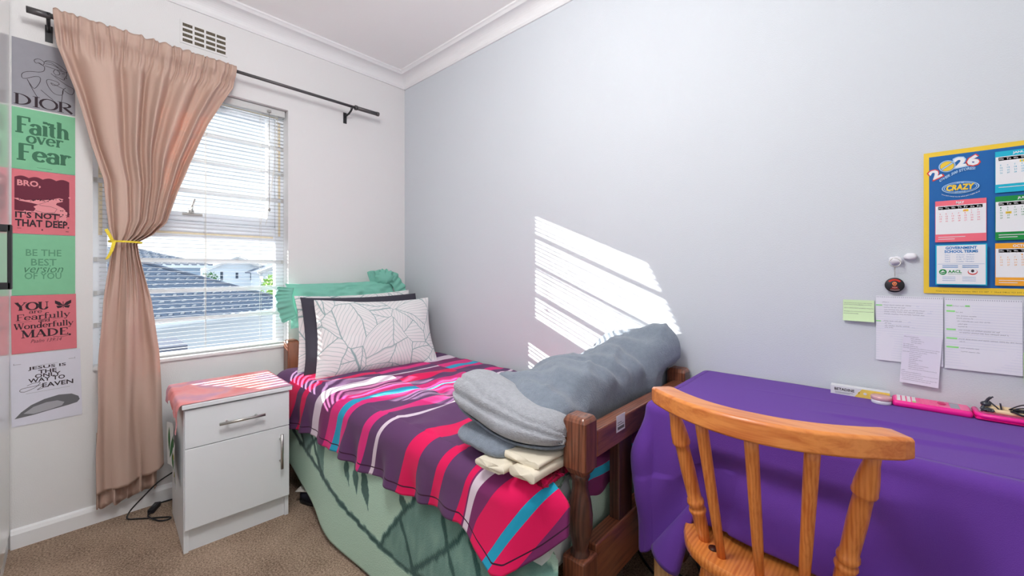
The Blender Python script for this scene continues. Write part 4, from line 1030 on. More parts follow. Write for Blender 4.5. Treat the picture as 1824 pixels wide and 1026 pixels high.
PP = [(0,.013),(.06,.0145),(.14,.0165),(.20,.0165),(.215,.0185),(.235,.021),(.25,.0195),(.262,.0155),(.275,.0185),(.295,.0205),(.315,.0195),(.325,.0165),(.40,.0168),(.55,.0175),(.68,.0165),(.725,.0165),(.735,.020),(.75,.0215),(.765,.0205),(.80,.0200),(.86,.0175),(.93,.0135),(1,.012)]
cl = lambda s_, z, off=0: V((crest(s_).x, crest(s_).y+off, z))
turned((2.288,-.598,SZ-.004), cl(-.80,.794), PP, 'back_post', Mpz); turned((2.552,-.598,SZ-.004), cl(.83,.794), PP, 'back_post', Mpz)
SP = [(0,.0095),(.3,.0115),(.6,.0125),(.9,.0135),(1,.0135)]
for xb, yb, s_ in ((2.338,-.638,-.455), (2.420,-.655,.0), (2.497,-.640,.44)):
    turned((xb,yb,SZ-.004), cl(s_,.794), SP, 'spindle', Mpz)
LP_ = [(0,.013),(.1,.016),(.3,.019),(.34,.022),(.38,.017),(.42,.021),(.7,.0205),(.74,.024),(.78,.0185),(.9,.0175),(1,.0165)]
for x0_, y0_, x1_, y1_ in ((2.255,-.665,2.300,-.585),(2.585,-.665,2.540,-.585),(2.25,-.265,2.295,-.33),(2.59,-.265,2.545,-.33)):
    turned((x0_,y0_,0), (x1_,y1_,SZ-.03), LP_, 'leg', Mpz)
for x in (2.273, 2.567):
    turned((x,-.635,.20), (x,-.29,.20), [(0,.009),(.5,.014),(1,.009)], 'stretcher', Mpx)
turned((2.273,-.46,.20), (2.567,-.46,.20), [(0,.009),(.5,.014),(1,.009)], 'stretcher', Mpx)

# floor cables under the desk
def cable(pts, r, label):
    b = MB(); b.tube(spline(pts, 10), r, 8); tag(b.build('extension_cable', Mblack), label, 'cable')
cable([(1.86,-.10,.004),(1.93,-.17,.005),(2.00,-.22,.005),(2.045,-.245,.02),(2.06,-.22,.05),(2.07,-.19,.03),(2.10,-.16,.005),(2.25,-.13,.005),(2.45,-.10,.005)], .0045, 'black cable snaking over the carpet beside the bed foot under the desk')
cable([(2.09,-.16,.20),(2.12,-.17,.12),(2.18,-.19,.03),(2.30,-.19,.006),(2.5,-.16,.006)], .004, 'second black cable drooping under the purple covered desk')

# ------------------------------------------------------------------ things on the desk
s = Sheet((2.499,-.052,.7455), (.9985,.0,0), (0,0,1), (0,-1,0), .138, .026, [mat('carton_white', rgb(222,224,226), .5, .4), mat('carton_yellow', rgb(236,206,96), .5, .4), Mink, Mgr2]); 
b = s.b; b.cur = 0; b.box((2.499,-.052,.7452), (2.637,-.020,.7715)); s.lay = .0002
s.poly([(.42,0),(1,0),(1,1),(.55,1)], 1); s.up(); s.text('BETADINE', .07, .48, .42, .80, 2, .02); s.line([(.08,.30),(.4,.30)], .0015, 3); s.line([(.08,.18),(.34,.18)], .0015, 3)
s.rect(.475, .40, .52, .56, 1); s.rect(.49, .30, .505, .66, 1); s.oval(.60,.5,.03,.14,0); s.line([(.68,.3),(.95,.3)], .002, 0)
tag(s.build('medicine_carton'), 'white and yellow medicine carton standing on the purple cloth by the wall', 'carton')
tn = thing('round_tin', 'small round pink lidded pot before the medicine carton', 'pot', (2.618,-.078,.7455))
b = MB(); b.loft(lathe([(.7453,.021),(.7465,.0225),(.7565,.0225)], (2.618,-.080), 28)); b.build('base', mat('clear_pot_white', rgb(214,212,222), .2, .5), tn)
b = MB(); b.loft(lathe([(.7565,.0228),(.7575,.0235),(.7660,.0235),(.7675,.022)], (2.618,-.080), 28)); b.build('lid', mat('rose_gold_lid', rgb(224,176,178), .3, .5, metal=.3), tn)
# pink calculator
Mhot = mat('hot_pink_plastic', rgb(244,30,150), .35, .5); Mhp2 = mat('light_pink_plastic', rgb(240,110,160), .45, .4)
Mkw = mat('key_white', rgb(232,232,234), .5, .4)
ca_ = thing('calculator', 'hot pink calculator with white keys lying on the purple cloth', 'calculator', (2.72,-.06,.7455))
def rslab(b, x0, x1, y0, y1, z0, z1, r=.008):
    def ring(ins, z): 
        pts = []
        for cx_, cy_, a0 in ((x1-r,y1-r,0),(x0+r,y1-r,90),(x0+r,y0+r,180),(x1-r,y0+r,270)):
            for i in range(6):
                a = math.radians(a0+90*i/5); pts.append(V((cx_+(r-ins)*math.cos(a), cy_+(r-ins)*math.sin(a), z)))
        return pts
    b.loft([ring(.004,z0), ring(0,z0+.004), ring(0,z1-.004), ring(.004,z1)])
b = MB(); rslab(b, 2.642, 2.797, -.088, -.012, .7452, .762); b.build('case', Mhot, ca_)
b = MB(); b.box((2.649,-.083,.762), (2.792,-.017,.7628)); b.build('face_plate', Mhp2, ca_)
for i in range(4):
    for j in range(5):
        b = MB(); b.box((2.652+i*.0105,-.081+j*.0128,.7628), (2.659+i*.0105,-.072+j*.0128,.7648)); b.build('key', Mkw if not (i == 3 and j == 0) else mat('key_green', rgb(180,220,140), .5, .4), ca_)
for i in range(5):
    for j in range(6):
        b = MB(); b.box((2.696+i*.0085,-.081+j*.0106,.7628), (2.7015+i*.0085,-.0745+j*.0106,.764)); b.build('key', Mhp2, ca_)
b = MB(); b.ball((2.742,-.045,.7635), .009, .018, .002, 14, 6); b.build('direction_pad', mat('deep_pink_plastic', rgb(206,30,104), .4, .4), ca_)
b = MB(); b.box((2.757,-.078,.7628), (2.775,-.022,.7634)); b.build('display', mat('lcd_grey', rgb(150,154,166), .25, .5), ca_)
# pink tray with cords and a wooden handle
tr_ = thing('stationery_tray', 'hot pink sliding calculator lid used as a tray beside the calculator', 'tray', (2.87,-.06,.7455))
b = MB(); x0_, x1_, y0_, y1_ = 2.800, 2.96, -.092, -.012
rslab(b, x0_, x1_, y0_, y1_, .7452, .753); b.build('floor_plate', Mhot, tr_)
b = MB(); b.tube([(x0_+.006,y1_-.006,.757),(x0_+.006,y0_+.012,.757),(x0_+.012,y0_+.006,.757),(x1_-.006,y0_+.006,.757),(x1_-.006,y1_-.006,.757)], .0065, 10); b.build('raised_rim', Mhot, tr_)
b = MB(); b.tube([(2.815,-.045,.772),(2.853,-.045,.772)], .0085, 14); b.tube([(2.853,-.045,.772),(2.93,-.045,.772)], .0075, 14); b.tube([(2.82,-.062,.768),(2.92,-.064,.768)], .006, 12)
tag(b.build('wooden_stick', mat('bare_wood', rgb(232,208,170), .6, .2)), 'pale wooden sticks lying in the pink tray under black cords', 'stick')
def knot(cx_, cy_, cz_, sx_, sy_, sz_, n_, seed):
    r = random.Random(seed); return [(cx_+r.uniform(-sx_,sx_), cy_+r.uniform(-sy_,sy_), cz_+r.uniform(0,sz_)) for _ in range(n_)]
b = MB(); b.tube(spline(knot(2.890,-.066,.768,.026,.014,.012,22,5), 5), .0028, 6); b.tube(spline([(2.86,-.06,.777),(2.885,-.055,.793),(2.91,-.055,.788),(2.935,-.06,.775)]), .0014, 6); b.tube(spline([(2.862,-.058,.776),(2.89,-.05,.784),(2.93,-.052,.780)]), .0014, 6)
tag(b.build('cord_bundle', mat('black_cord', rgb(44,46,52), .6, .3)), 'tangled bundle of black cord lying in the pink tray', 'cord')
b = MB(); b.tube(spline(knot(2.822,-.062,.765,.013,.012,.010,14,9), 5), .0024, 6); b.tube(spline([(2.815,-.058,.770),(2.822,-.05,.785),(2.828,-.05,.797),(2.835,-.052,.803)]), [.004]*10+[.0035]*10+[.002]*5, 6); b.ball((2.822,-.052,.782), .010, .008, .007, 12, 8); b.tube(spline([(2.828,-.05,.79),(2.84,-.052,.778),(2.848,-.056,.770),(2.846,-.058,.79)]), .0018, 6)
tag(b.build('hair_claw', mat('black_gloss_plastic', rgb(52,56,66), .2, .6)), 'small black hair claw perched at the left end of the pink tray', 'hair clip')

# ------------------------------------------------------------------ on the right wall
Mnote = mat('notepaper_white', rgb(226,227,236), .8, .2); Mrule = mat('rule_blue', rgb(196,202,224), .8, .2); Mpen = mat('pen_grey', rgb(96,98,112), .8, .2); Mhl = mat('highlighter_green', rgb(150,232,140), .7, .2)
Mhole = mat('torn_edge', rgb(168,172,186), .8, .2); Mstk = mat('sticky_green', rgb(206,232,186), .7, .2)
def note(x0, z0, wd, h, mats, warp, tilt=0):
    c_, s_ = math.cos(tilt), math.sin(tilt)
    s = Sheet((x0,-.0015,z0), (c_,0,s_), (-s_,0,c_), (0,-1,0), wd, h, mats, warp); s.base(0, 12, 12); return s
def punched(s):
    for i in range(34): s.rect(.012+i*.0292, .975, .024+i*.0292, .99, 4)
    for i in range(24): s.line([(.0,.90-i*.037),(1,.90-i*.037)], .0005, 1, .0002)
s = note(2.606, .860, .1425, .197, [Mnote, Mrule, Mpen, Mhl, Mhole], lambda u, v: .001+.002*(1-v)+.001*nz(u*3, v*3)); punched(s)
s.rect(.0,.845,.10,.862,3); s.rect(0,.60,.08,.615,3)
s.scribble(.10,.90,.2,2); s.up(.0001)
for v, a, c in ((.855,.12,.55),(.82,.13,.45),(.785,.13,.74),(.755,.13,.72),(.72,.13,.76),(.61,.12,.40),(.575,.14,.24),(.54,.14,.52),(.51,.14,.27)): s.scribble(a, v, c, 2)
for v, a, c in ((.85,.62,.66),(.785,.82,.86),(.755,.78,.84),(.61,.50,.54),(.53,.55,.60)): s.scribble(a, v, c, 1, wd=.001)
tag(s.build('lined_page'), 'white lined page with handwriting and two green highlights, left page of the pair', 'paper', 'papers on the right wall')
s = note(2.752, .858, .1395, .198, [Mnote, Mrule, Mpen, Mhl, Mhole], lambda u, v: .001+.004*(1-v)**2+.0012*nz(u*3+4, v*3)); punched(s)
for v, a, c in ((.885,.02,.34),(.805,.02,.14),(.545,.02,.15),(.42,.02,.17),(.295,.02,.19)): s.rect(a, v, c, v+.022, 3)
s.up(.0001)
for v, a, c in ((.887,.03,.33),(.80,.15,.24),(.75,.16,.43),(.715,.16,.38),(.675,.17,.6),(.635,.18,.3),(.60,.18,.3),(.55,.19,.72),(.515,.2,.83),(.425,.19,.99),(.39,.2,.27),(.30,.21,.46),(.25,.22,.47)): s.scribble(a, v, c, 2)
tag(s.build('lined_page'), 'white lined page with five green highlighted headings, under the calendar', 'paper', 'papers on the right wall')
s = note(2.6585, .803, .080, .143, [mat('notepaper_lilac', rgb(224,222,236), .8, .2), Mrule, Mpen], lambda u, v: .0065+.006*(1-v)**2+.0008*nz(u*3, v*4), -.06)
for i, (a, c) in enumerate(((.02,.42),(.2,.45),(.22,.55),(.22,.48),(.02,.28),(.02,.4),(.02,.95),(.2,.9),(.02,.65),(.2,.52),(.2,.5),(.2,.42),(.2,.55),(.2,.38),(.2,.45),(.2,.72),(.2,.6),(.2,.92),(.02,.12),(.02,.55),(.02,.97),(.04,.6),(.06,.95),(.04,.8))): s.scribble(a, .95-i*.0385, c, 2, .014, .0005)
tag(s.build('slip_of_paper'), 'narrow handwritten slip overlapping the left lined page', 'paper', 'papers on the right wall')
s = note(2.527, .975, .075, .066, [Mstk, Mpen], lambda u, v: .001+.010*(1-v)**2+.004*u*(1-v))
for v, a, c in ((.84,.04,.95),(.76,.03,.6),(.76,.5,.92),(.60,.03,.97),(.44,.03,.98),(.34,.03,.52)): s.scribble(a, v, c, 1, .03)
tag(s.build('sticky_note'), 'pale green sticky note with handwriting left of the lined pages', 'sticky note')
s = note(2.8925, .835, .075, .085, [mat('sticky_bright_green', rgb(190,236,170), .7, .2), Mpen], lambda u, v: .003+.006*(1-v)**2)
for i in range(6): s.scribble(.05, .85-i*.13, .9, 1, .03)
tag(s.build('sticky_note'), 'bright green sticky note at the right frame edge overlapping a lined page', 'sticky note')
# white tack lumps and keyring badge
Mwt = mat('white_putty', rgb(226,226,232), .5, .4)
def lump(c, r3, seed, label):
    b = MB(); b.ball(c, *r3, 20, 14, lambda d: d*(1+.28*nz(d.x*90+seed, d.y*90, d.z*90))); tag(b.build('putty_lump', Mwt), label, 'putty')
lump((2.650,-.010,1.165), (.017,.011,.012), 3, 'white putty lump holding the keyring on the wall')
lump((2.681,-.009,1.176), (.014,.010,.010), 8, 'white putty lump beside the calendar holding nothing')
kr = thing('keyring', 'keyring with a round black badge hanging from white putty', 'keyring', (2.648,-.012,1.12))
b = MB(); b.tube([(2.648+.0125*math.cos(t), -.022+.003*math.sin(t), 1.158+.0125*math.sin(t)) for t in [2*PI*i/28 for i in range(28)]], .0012, 6, closed=True); b.build('split_ring', Mmetal, kr)
b = MB()
for i in range(7): b.ball((2.648,-.019+.001*i,1.1435-i*.0042), .0014, .0014, .0024, 6, 4)
b.build('chain', Mmetal, kr)
s = Sheet((2.6255,-.0155,1.0685), (1,0,0), (0,0,1), (0,-1,0), .044, .044, [Mblack, mat('badge_red', rgb(206,60,50), .5, .3), mat('badge_orange', rgb(230,130,84), .5, .3), mat('badge_pale', rgb(226,180,170), .5, .3)])
s.b.loft([[V((2.6475+.022*k*math.cos(t), y, 1.0905+.022*k*math.sin(t))) for t in [2*PI*i/32 for i in range(32)]] for y, k in ((-.008,.96),(-.009,1),(-.0145,1),(-.0155,.95))])
s.lay = .0001; ar = lambda a0, a1, r0, r1: [( .5+r1*math.cos(math.radians(lerp(a0,a1,i/12))), .5+r1*math.sin(math.radians(lerp(a0,a1,i/12)))) for i in range(13)]+[(.5+r0*math.cos(math.radians(lerp(a1,a0,i/12))), .5+r0*math.sin(math.radians(lerp(a1,a0,i/12)))) for i in range(13)]
s.poly(ar(140,40,.30,.42), 1); s.oval(.5,.60,.12,.13,2); s.oval(.5,.48,.07,.06,2); s.up(.0002); s.oval(.455,.60,.026,.03,0); s.oval(.545,.60,.026,.03,0)
for v, a, c, m_ in ((.37,.36,.66,1),(.32,.38,.64,3),(.26,.3,.7,1),(.16,.28,.75,3)): s.line([(a,v+.02),(.5,v-.01),(c,v+.02)], .0012, m_)
s.build('badge', kr)

# calendar
Mcy, Mcb, Mcw = mat('calendar_yellow', rgb(236,200,56), .45, .4), mat('calendar_blue', rgb(10,96,168), .45, .4), mat('calendar_white', rgb(230,232,236), .45, .4)
Mcp, Mct, Mcg, Mco = mat('calendar_coral', rgb(238,110,128), .45, .4), mat('calendar_turquoise', rgb(16,178,208), .45, .4), mat('calendar_green', rgb(10,140,62), .45, .4), mat('calendar_orange', rgb(240,166,42), .45, .4)
Mcl2, Mcd, Mcs = mat('calendar_pale_blue', rgb(170,206,238), .45, .4), mat('calendar_deep_blue', rgb(20,120,190), .45, .4), mat('calendar_red', rgb(214,60,52), .45, .4)
CW, CH = .585, .406
s = Sheet((2.7095,-.0015,1.0685), (1,0,0), (0,0,1), (0,-1,0), CW, CH, [Mcy, Mcb, Mcw, Mcp, Mct, Mcg, Mco, Mcl2, Mcd, Mcs, Mink], lambda u, v: .002)
s.base(0, 4, 4)
q = lambda x, z: ((x-2.7095)/CW, (z-1.0685)/CH)
def R(x0, z0, x1, z1, m): (u0, v0), (u1, v1) = q(x0, z0), q(x1, z1); s.rect(u0, v0, u1, v1, m)
def T(t, x0, z0, x1, z1, m, **k): (u0, v0), (u1, v1) = q(x0, z0), q(x1, z1); s.text(t, u0, v0, u1, v1, m, **k)
R(2.7205, 1.0865, 3.283, 1.4615, 1); s.up()
# heading: 2 0 2 6
def arct(t, x0, x1, zf, h, m, bold=.03, slope=0, **k):
    s.text(t, 0, 0, 1, 1, m, bold=bold, fn=lambda a, b_: q(lerp(x0, x1, a), zf(a)+b_*h), **k)
for ch_, x0, x1, z0, h, rot, c in (('2',2.722,2.743,1.398,.026,.5,9),('2',2.770,2.793,1.424,.027,.12,7),('6',2.794,2.817,1.424,.029,-.05,9)):
    for ex, m_, up_ in ((.0028, c, 0), (0, 2, 1)):
        s.lay += .0003*up_
        cx_, cz_ = (x0+x1)/2, z0+h/2
        def fn(a, b_, ex=ex, rot=rot, x0=x0, x1=x1, z0=z0, h=h, cx_=cx_, cz_=cz_):
            X, Z = lerp(x0-ex, x1+ex, a)-cx_, lerp(z0-ex, z0+h+ex, b_)-cz_
            return q(cx_+X*math.cos(rot)-Z*math.sin(rot), cz_+X*math.sin(rot)+Z*math.cos(rot))
        s.text(ch_, 0, 0, 1, 1, m_, bold=.05, fn=fn)
def O(x, z, rx, rz, m, rot=0): (u, v) = q(x, z); s.oval(u, v, rx/CW, rz/CH, m)
O(2.756,1.430,.0165,.0165,7); s.up(); O(2.756,1.430,.0145,.0145,1); s.up(); O(2.756,1.430,.0135,.0135,0); s.up()
s.line([q(2.7455,1.422), q(2.7665,1.438)], .0045, 1); s.up(); s.line([q(2.7455,1.422), q(2.7665,1.438)], .003, 7)
arct('OVER 500 STORES!', 2.741, 2.809, lambda a: 1.386+.030*math.sin(a*1.75)-.004*a, .008, 7, bold=.03)
O(2.781,1.3665,.0355,.0165,7); s.up(); O(2.781,1.3665,.0335,.0148,1); s.up(); O(2.781,1.3665,.0315,.0130,7); s.up(); O(2.781,1.3665,.0300,.0118,1); s.up()
T('CRAZY', 2.754,1.3585,2.808,1.3755,0, bold=.05, shear=.15); T('THE', 2.774,1.3775,2.788,1.3805,7, bold=.02); T('STORE', 2.771,1.3525,2.791,1.356,7, bold=.02)
arct('You just never know what you might find!', 2.745, 2.817, lambda a: 1.3485-.010*math.sin(a*PI), .0042, 2, bold=.01, res=1)
DAYS = ['Mo','Tu','We','Th','Fr','Sa','Su']
def month(col, row, name, mo, c, detail, hl=()):
    x0 = 2.7325+col*.1115; x1 = x0+.0965; zb = (1.342, 1.215, 1.094)[row]; zt = (1.452, 1.332, 1.207)[row]
    R(x0, zb, x1, zt, c); s.up(); R(x0+.0008, zb+.022, x1-.0008, zt-.0145, 2); T(name, (x0+x1)/2-.0026*len(name), zt-.0115, (x0+x1)/2+.0026*len(name), zt-.004, 2, bold=.03)
    R(x0+.006, zt-.025, x1-.007, zt-.0165, c); s.up()
    cwd = (x1-x0-.013)/7
    for i, d in enumerate(DAYS): T(d, x0+.0075+i*cwd, zt-.0232, x0+.0055+(i+.72)*cwd+.001, zt-.0183, 2, bold=.01, res=1)
    if detail:
        for r_, wk in enumerate(calendar.Calendar(0).monthdayscalendar(2026, mo)):
            for i, d in enumerate(wk):
                if not d: continue
                X = x0+.0085+i*cwd; Z = zt-.0325-r_*.0068
                if d in hl: R(X-.0025, Z-.001, X+.0075, Z+.0048, 0); s.up(.0002)
                T(str(d), X, Z, X+.0022*len(str(d)), Z+.0036, c, bold=.01, res=1)
    for i in range(2 if row else 1): s.line([q(x0+.006,zb+.014-i*.006), q(x0+.058-i*.02,zb+.014-i*.006)], .0016, 2)
month(0,1,'MAY',5,3,True,(1,)); month(1,0,'JANUARY',1,4,True,(1,)); month(1,1,'JUNE',6,5,True,(16,)); month(1,2,'OCTOBER',10,6,True)
for i, (r_, nm_, mo, c) in enumerate(((0,'FEBRUARY',2,3),(0,'MARCH',3,5),(0,'APRIL',4,6),(1,'JULY',7,4),(1,'AUGUST',8,6),(1,'SEPTEMBER',9,3),(2,'NOVEMBER',11,5),(2,'DECEMBER',12,3))):
    month((2,3,4,2,3,4,2,3)[i], r_, nm_, mo, c, False)
R(2.7325,1.094,2.829,1.207,4); s.up(); R(2.735,1.0965,2.8265,1.2045,2); s.up()
T('GOVERNMENT', 2.752,1.1935,2.811,1.2015,8, bold=.04); T('SCHOOL TERMS', 2.750,1.1835,2.813,1.1915,8, bold=.04)
for i, tt in enumerate(('14 January - 27 March','8 April - 26 June','21 July - 23 September','6 October - 9 December')):
    T('Term %d' % (i+1), 2.7505,1.176-i*.006,2.7605,1.1792-i*.006,8, res=1); T(tt, 2.773,1.176-i*.006,2.806,1.1792-i*.006,8, res=1)
s.line([q(2.737,1.1525), q(2.8245,1.1525)], .0006, 8)
for x in (2.746, 2.784):
    for z in (1.1475, 1.143): s.line([q(x,z), q(x+.030,z)], .0016, 8)
    for z in (1.116, 1.111, 1.106): s.line([q(x,z), q(x+.025,z)], .0008, 8)
O(2.747,1.130,.0075,.008,5); s.up(); s.poly([q(2.741,1.128), q(2.747,1.135), q(2.753,1.129), q(2.749,1.131)], 2); s.line([q(2.7425,1.126), q(2.751,1.127)], .0012, 2)
T('AACL', 2.757,1.1275,2.783,1.1355,5, bold=.03); s.line([q(2.757,1.1245), q(2.783,1.1245)], .0008, 5)
O(2.803,1.1305,.0090,.0080,9); s.up(); O(2.803,1.1320,.0078,.0066,2); s.up(); O(2.803,1.133,.003,.004,10)
T('Crazy Store Customer Service: 0861 111 387   /   Head Office: 021 505 0000', 2.733,1.0735,2.90,1.078,10, bold=.0, res=1)
tag(s.build('wall_calendar'), 'blue and yellow 2026 year calendar on the right wall above the lined pages', 'calendar')

# ------------------------------------------------------------------ base added to carry the fill light (out of frame)
lamp = thing('added_fill_lamp', 'round white lamp base added out of view for the fill light', 'lamp', (1.92,-1.50,2.55))
b = MB(); b.loft(lathe([(2.535,.16),(2.55,.17),(2.565,.16)], (1.92,-1.50), 32)); b.build('base', Mtrim, lamp)

# ------------------------------------------------------------------ outside the window
Mtile = mat('slate_blue_roof_tile', rgb(112,122,140), .38, .5, var=.18, vscale=2.5)
Mtile2 = mat('slate_grey_roof_tile', rgb(104,112,128), .45, .5, var=.15, vscale=2)
Mplas = mat('outside_white_plaster', rgb(222,226,230), .8, .2); Mfas = mat('outside_fascia_white', rgb(232,236,240), .6, .3); Mwin = mat('outside_dark_pane', rgb(60,72,90), .2, .6)
def tiled(b, E0, E1, R0, R1, pitch=.30, course=.34, amp=.035, nn=6):
    # roof face between eaves E0-E1 and ridge R0-R1, real stepped and rolled courses
    E0, E1, R0, R1 = map(V, (E0, E1, R0, R1)); n_ = (E1-E0).cross(R0-E0).normalized()
    if n_.z < 0: n_ = -n_
    rows_ = max(1, int(((R0-E0).length+(R1-E1).length)/2/course)); L = (E1-E0).length; ax = (E1-E0)/L
    for r_ in range(rows_):
        a0, a1 = r_/rows_, (r_+1)/rows_
        P0, P1, Q0, Q1 = E0.lerp(R0,a0), E1.lerp(R1,a0), E0.lerp(R0,a1), E1.lerp(R1,a1)
        s0, s1 = (P0-E0).dot(ax), (P1-E0).dot(ax); t0, t1 = (Q0-E0).dot(ax), (Q1-E0).dot(ax)
        m_ = max(4, int((s1-s0)/pitch*nn))
        vs = []
        for i in range(m_+1):
            f = i/m_; ps = lerp(s0, s1, f); h = amp*(max(0, math.sin(2*PI*ps/pitch)))**.7
            p = P0.lerp(P1, f); q_ = Q0.lerp(Q1, f)
            vs += [p+n_*(.0), p+n_*(.028+h), q_+n_*(h*.95)]
        fs = []
        for i in range(m_):
            k = 3*i; fs += [(k, k+3, k+4, k+1), (k+1, k+4, k+5, k+2)]
        o_ = len(b.f); b.add(vs, fs, False)
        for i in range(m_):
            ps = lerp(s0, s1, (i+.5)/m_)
            if math.sin(2*PI*ps/pitch) > .35: b.m[o_+2*i] = 1  # noses of the rolls get the painted glint colour
def hedge_tree(name, label, c, r3, col, n_=900, seed=0, trunk=True, cat='tree', group='trees beyond the window'):
    t = thing(name, label, cat, (c[0], c[1], -3), group); r = random.Random(seed); b = MB()
    for i in range(n_):
        d = V((r.gauss(0,1), r.gauss(0,1), r.gauss(0,1))).normalized(); k = .55+.5*r.random()*(1+.4*nz(d.x*2+seed, d.y*2, d.z*2))
        p = V((c[0]+d.x*r3[0]*k, c[1]+d.y*r3[1]*k, c[2]+d.z*r3[2]*k)); a = V((r.gauss(0,1), r.gauss(0,1), r.gauss(0,1))).normalized(); e_ = a.orthogonal().normalized(); s_ = r.uniform(.10,.22)*max(r3)/1.4
        b.add([p-a*s_, p+e_*s_*.5, p+a*s_, p-e_*s_*.5], [(0,1,2,3)])
    b.build('foliage', col, t)
    b = MB(); b.tube([(c[0],c[1],-3),(c[0]+.1,c[1],c[2]-r3[2]*.3)], [.16,.09], 8); b.build('trunk', mat('bark', rgb(90,74,62), .9, .1), t)
Mlv1 = mat('leaf_bright_green', rgb(150,186,92), .6, .3, var=.3, vscale=3); Mlv2 = mat('leaf_green', rgb(104,146,96), .6, .3, var=.3, vscale=3)
b = MB(); b.box((-120,-60,-3.2), (-.6,90,-3.0)); struct(b.build('ground_outside', mat('paving_grey', rgb(176,180,184), .9, .1, var=.1, vscale=.6)))
# near neighbour house
nh = thing('neighbour_house', 'nearest house with a large slate blue tiled hip roof below the window', 'house', (-18,-2,-3))
ED = V((.58,-.815,0)); IN = V((-.815,-.58,0)); E1 = V((-17,5.5,-.45)); R1 = V((-18.2,-.6,1.68)); E0 = E1+ED*14; R0 = R1+ED*9.5
Mglint = mat('painted_nose_glint', rgb(226,228,230), .4, .5)  # pale colour paints the sky's reflection onto the tile noses
b = MB(); tiled(b, E0, E1, R0, R1, .40, .46, .05); b.build('roof', [Mtile, Mglint], nh)
b = MB(); tiled(b, E1, E1+IN*8.6, R1, R1+V((-.01,-.05,0)), .40, .46, .05); b.build('roof_hip', [Mtile, Mglint], nh)
b = MB(); b.tube([E0+V((0,0,-.06))-IN*.08, E1+V((0,0,-.06))-IN*.08], .085, 8); b.build('gutter', Mfas, nh)
def prism(pts, z0, z1):
    b = MB(); b.loft([[V((p.x,p.y,z0)) for p in pts], [V((p.x,p.y,z1)) for p in pts]]); b.sm = [False]*len(b.sm); return b
prism([E0, E1, E1+IN*8, E0+IN*8], -.66, -.47).build('eave', Mfas, nh)
i0, i1 = E0+IN*.6, E1+IN*.6+ED*.6
prism([i0, i1, i1+IN*7, i0+IN*7], -3, -.62).build('wall', Mplas, nh)
b = MB(); b.tube([E1+V((0,0,.04)), R1+V((0,0,.04))], .09, 8); b.build('ridge_cap', Mtile2, nh)
# brick pier
bp_ = thing('brick_pier', 'small face brick pier with dark coping near the lower window corner', 'pier', (-3.2,-1.5,-3))
mb = mat('face_brick', rgb(176,138,120), .9, .2); n, L, bs = mnodes(mb); t = n.new('ShaderNodeTexCoord'); br = n.new('ShaderNodeTexBrick'); br.inputs['Scale'].default_value = 11; br.inputs['Mortar Size'].default_value = .03; br.inputs['Color1'].default_value = rgb(206,170,150); br.inputs['Color2'].default_value = rgb(180,140,122); br.inputs['Mortar'].default_value = rgb(236,228,216)
mp = n.new('ShaderNodeMapping'); mp.inputs['Rotation'].default_value = (PI/2,0,PI/2); L.new(t.outputs['Object'], mp.inputs[0]); L.new(mp.outputs[0], br.inputs['Vector']); L.new(br.outputs[0], bs.inputs['Base Color'])
b = MB(); b.box((-3.6,-2.6,-3), (-3.0,-.93,.265)); b.build('shaft', mb, bp_)
b = MB(); b.box((-3.65,-2.65,.265), (-2.96,-.81,.325)); b.box((-3.6,-.93,-3), (-2.98,-.82,.265)); b.build('coping', mat('coping_slate', rgb(78,84,100), .6, .3), bp_)
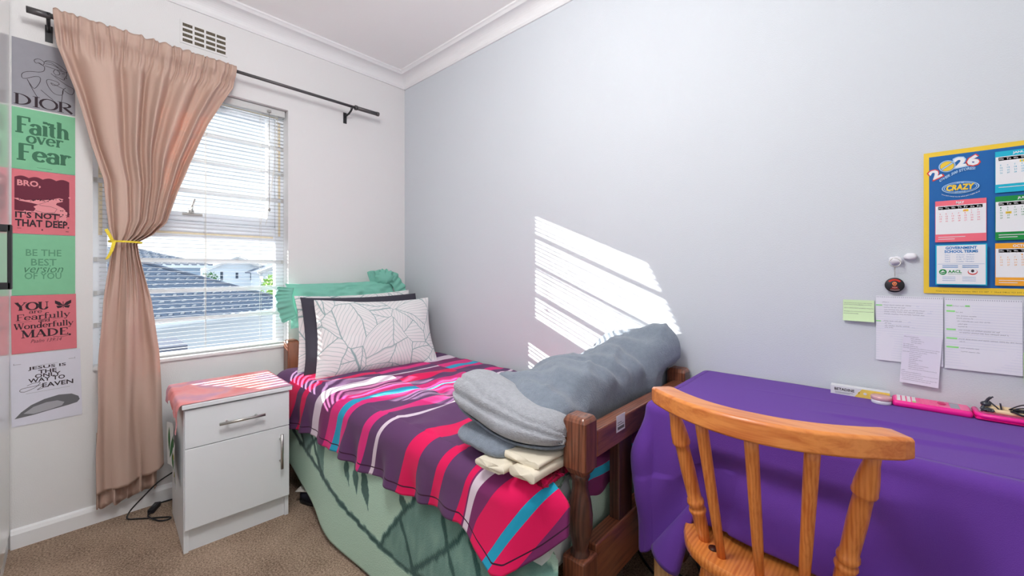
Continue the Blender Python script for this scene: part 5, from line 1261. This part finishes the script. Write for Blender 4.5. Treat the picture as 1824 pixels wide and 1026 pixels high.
# second roof farther back, left
fh = thing('far_house', 'second tiled hip roof rising behind the nearest roof at the left of the view', 'house', (-34,0,-3))
b = MB(); tiled(b, (-30,-10,1.47), (-30,4.75,1.47), (-34.5,-10,2.66), (-34.5,1.1,2.66), .42, .5, .07, 5); b.build('roof', [Mtile2, Mglint], fh)
b = MB(); tiled(b, (-30,4.75,1.47), (-38,4.75,1.47), (-34.5,1.1,2.66), (-34.5,1.05,2.66), .42, .5, .06, 4); b.build('roof_hip', [Mtile2, Mglint], fh)
b = MB(); b.box((-38,-10,-3), (-30.6,4.2,1.4)); b.build('wall', mat('pale_blue_plaster', rgb(182,200,222), .8, .2), fh)
b = MB(); b.box((-30.12,-10,1.30), (-29.95,4.8,1.47)); b.build('gutter', Mfas, fh)
# white gabled houses
def gable(name_label, y0, y1, x, zr, ze, seed):
    g = thing('white_house', name_label, 'house', (x,(y0+y1)/2,-3), 'white houses across the street'); d = 3.4
    ym = (y0+y1)/2
    b = MB(); b.add([(x,y0,-3),(x,y1,-3),(x,y1,ze),(x,ym,zr),(x,y0,ze),(x-d,y0,-3),(x-d,y1,-3),(x-d,y1,ze),(x-d,ym,zr),(x-d,y0,ze)], [(0,1,2,3,4),(5,9,8,7,6),(0,4,9,5),(1,6,7,2)]); b.build('wall', Mplas, g)
    b = MB(); k = (zr-ze)/(ym-y0)
    for sg, ye in ((-1, y0-.5), (1, y1+.5)):
        zz = ze-.5*k
        b.add([(x+.4,ye,zz),(x-d,ye,zz),(x-d,ym,zr+.05),(x+.4,ym,zr+.05)], [(0,1,2,3)])
    b.build('roof', Mtile2, g, solid=.12)
    b = MB()
    for sg, ye in ((-1, y0-.5), (1, y1+.5)):
        zz = ze-.5*k; b.tube([(x+.45,ye,zz-.05),(x+.45,ym,zr-.02)], .14, 4)
    b.build('bargeboard', mat('bargeboard_pale', rgb(220,216,214), .7, .2), g)
    for i in range(3):
        yy = lerp(y0+.25*(y1-y0), y1-.25*(y1-y0), i/2); b = MB(); b.box((x-.02,yy-.10,.25+.15*(i == 1)), (x+.03,yy+.10,1.02-.08*i)); b.build('window', Mwin, g)
gable('left white gabled house with narrow windows across the street', 6.5, 11.2, -41.5, 2.35, 1.3, 1)
gable('right white gabled house with narrow windows across the street', 9.7, 15.0, -37, 2.3, 1.2, 2)
hedge_tree('leafy_tree', 'bright green tree beside the right window jamb, beyond the roofs', (-21,5.85,.25), (.85,.75,.75), Mlv1, 700, 1)
hedge_tree('leafy_tree', 'small green tree between the far roof and the left white house', (-28.6,4.35,.55), (.5,.5,.5), Mlv2, 400, 2)
hedge_tree('leafy_tree', 'green bush before the right white house', (-31,9.6,.1), (.9,1.2,.6), Mlv2, 500, 3)
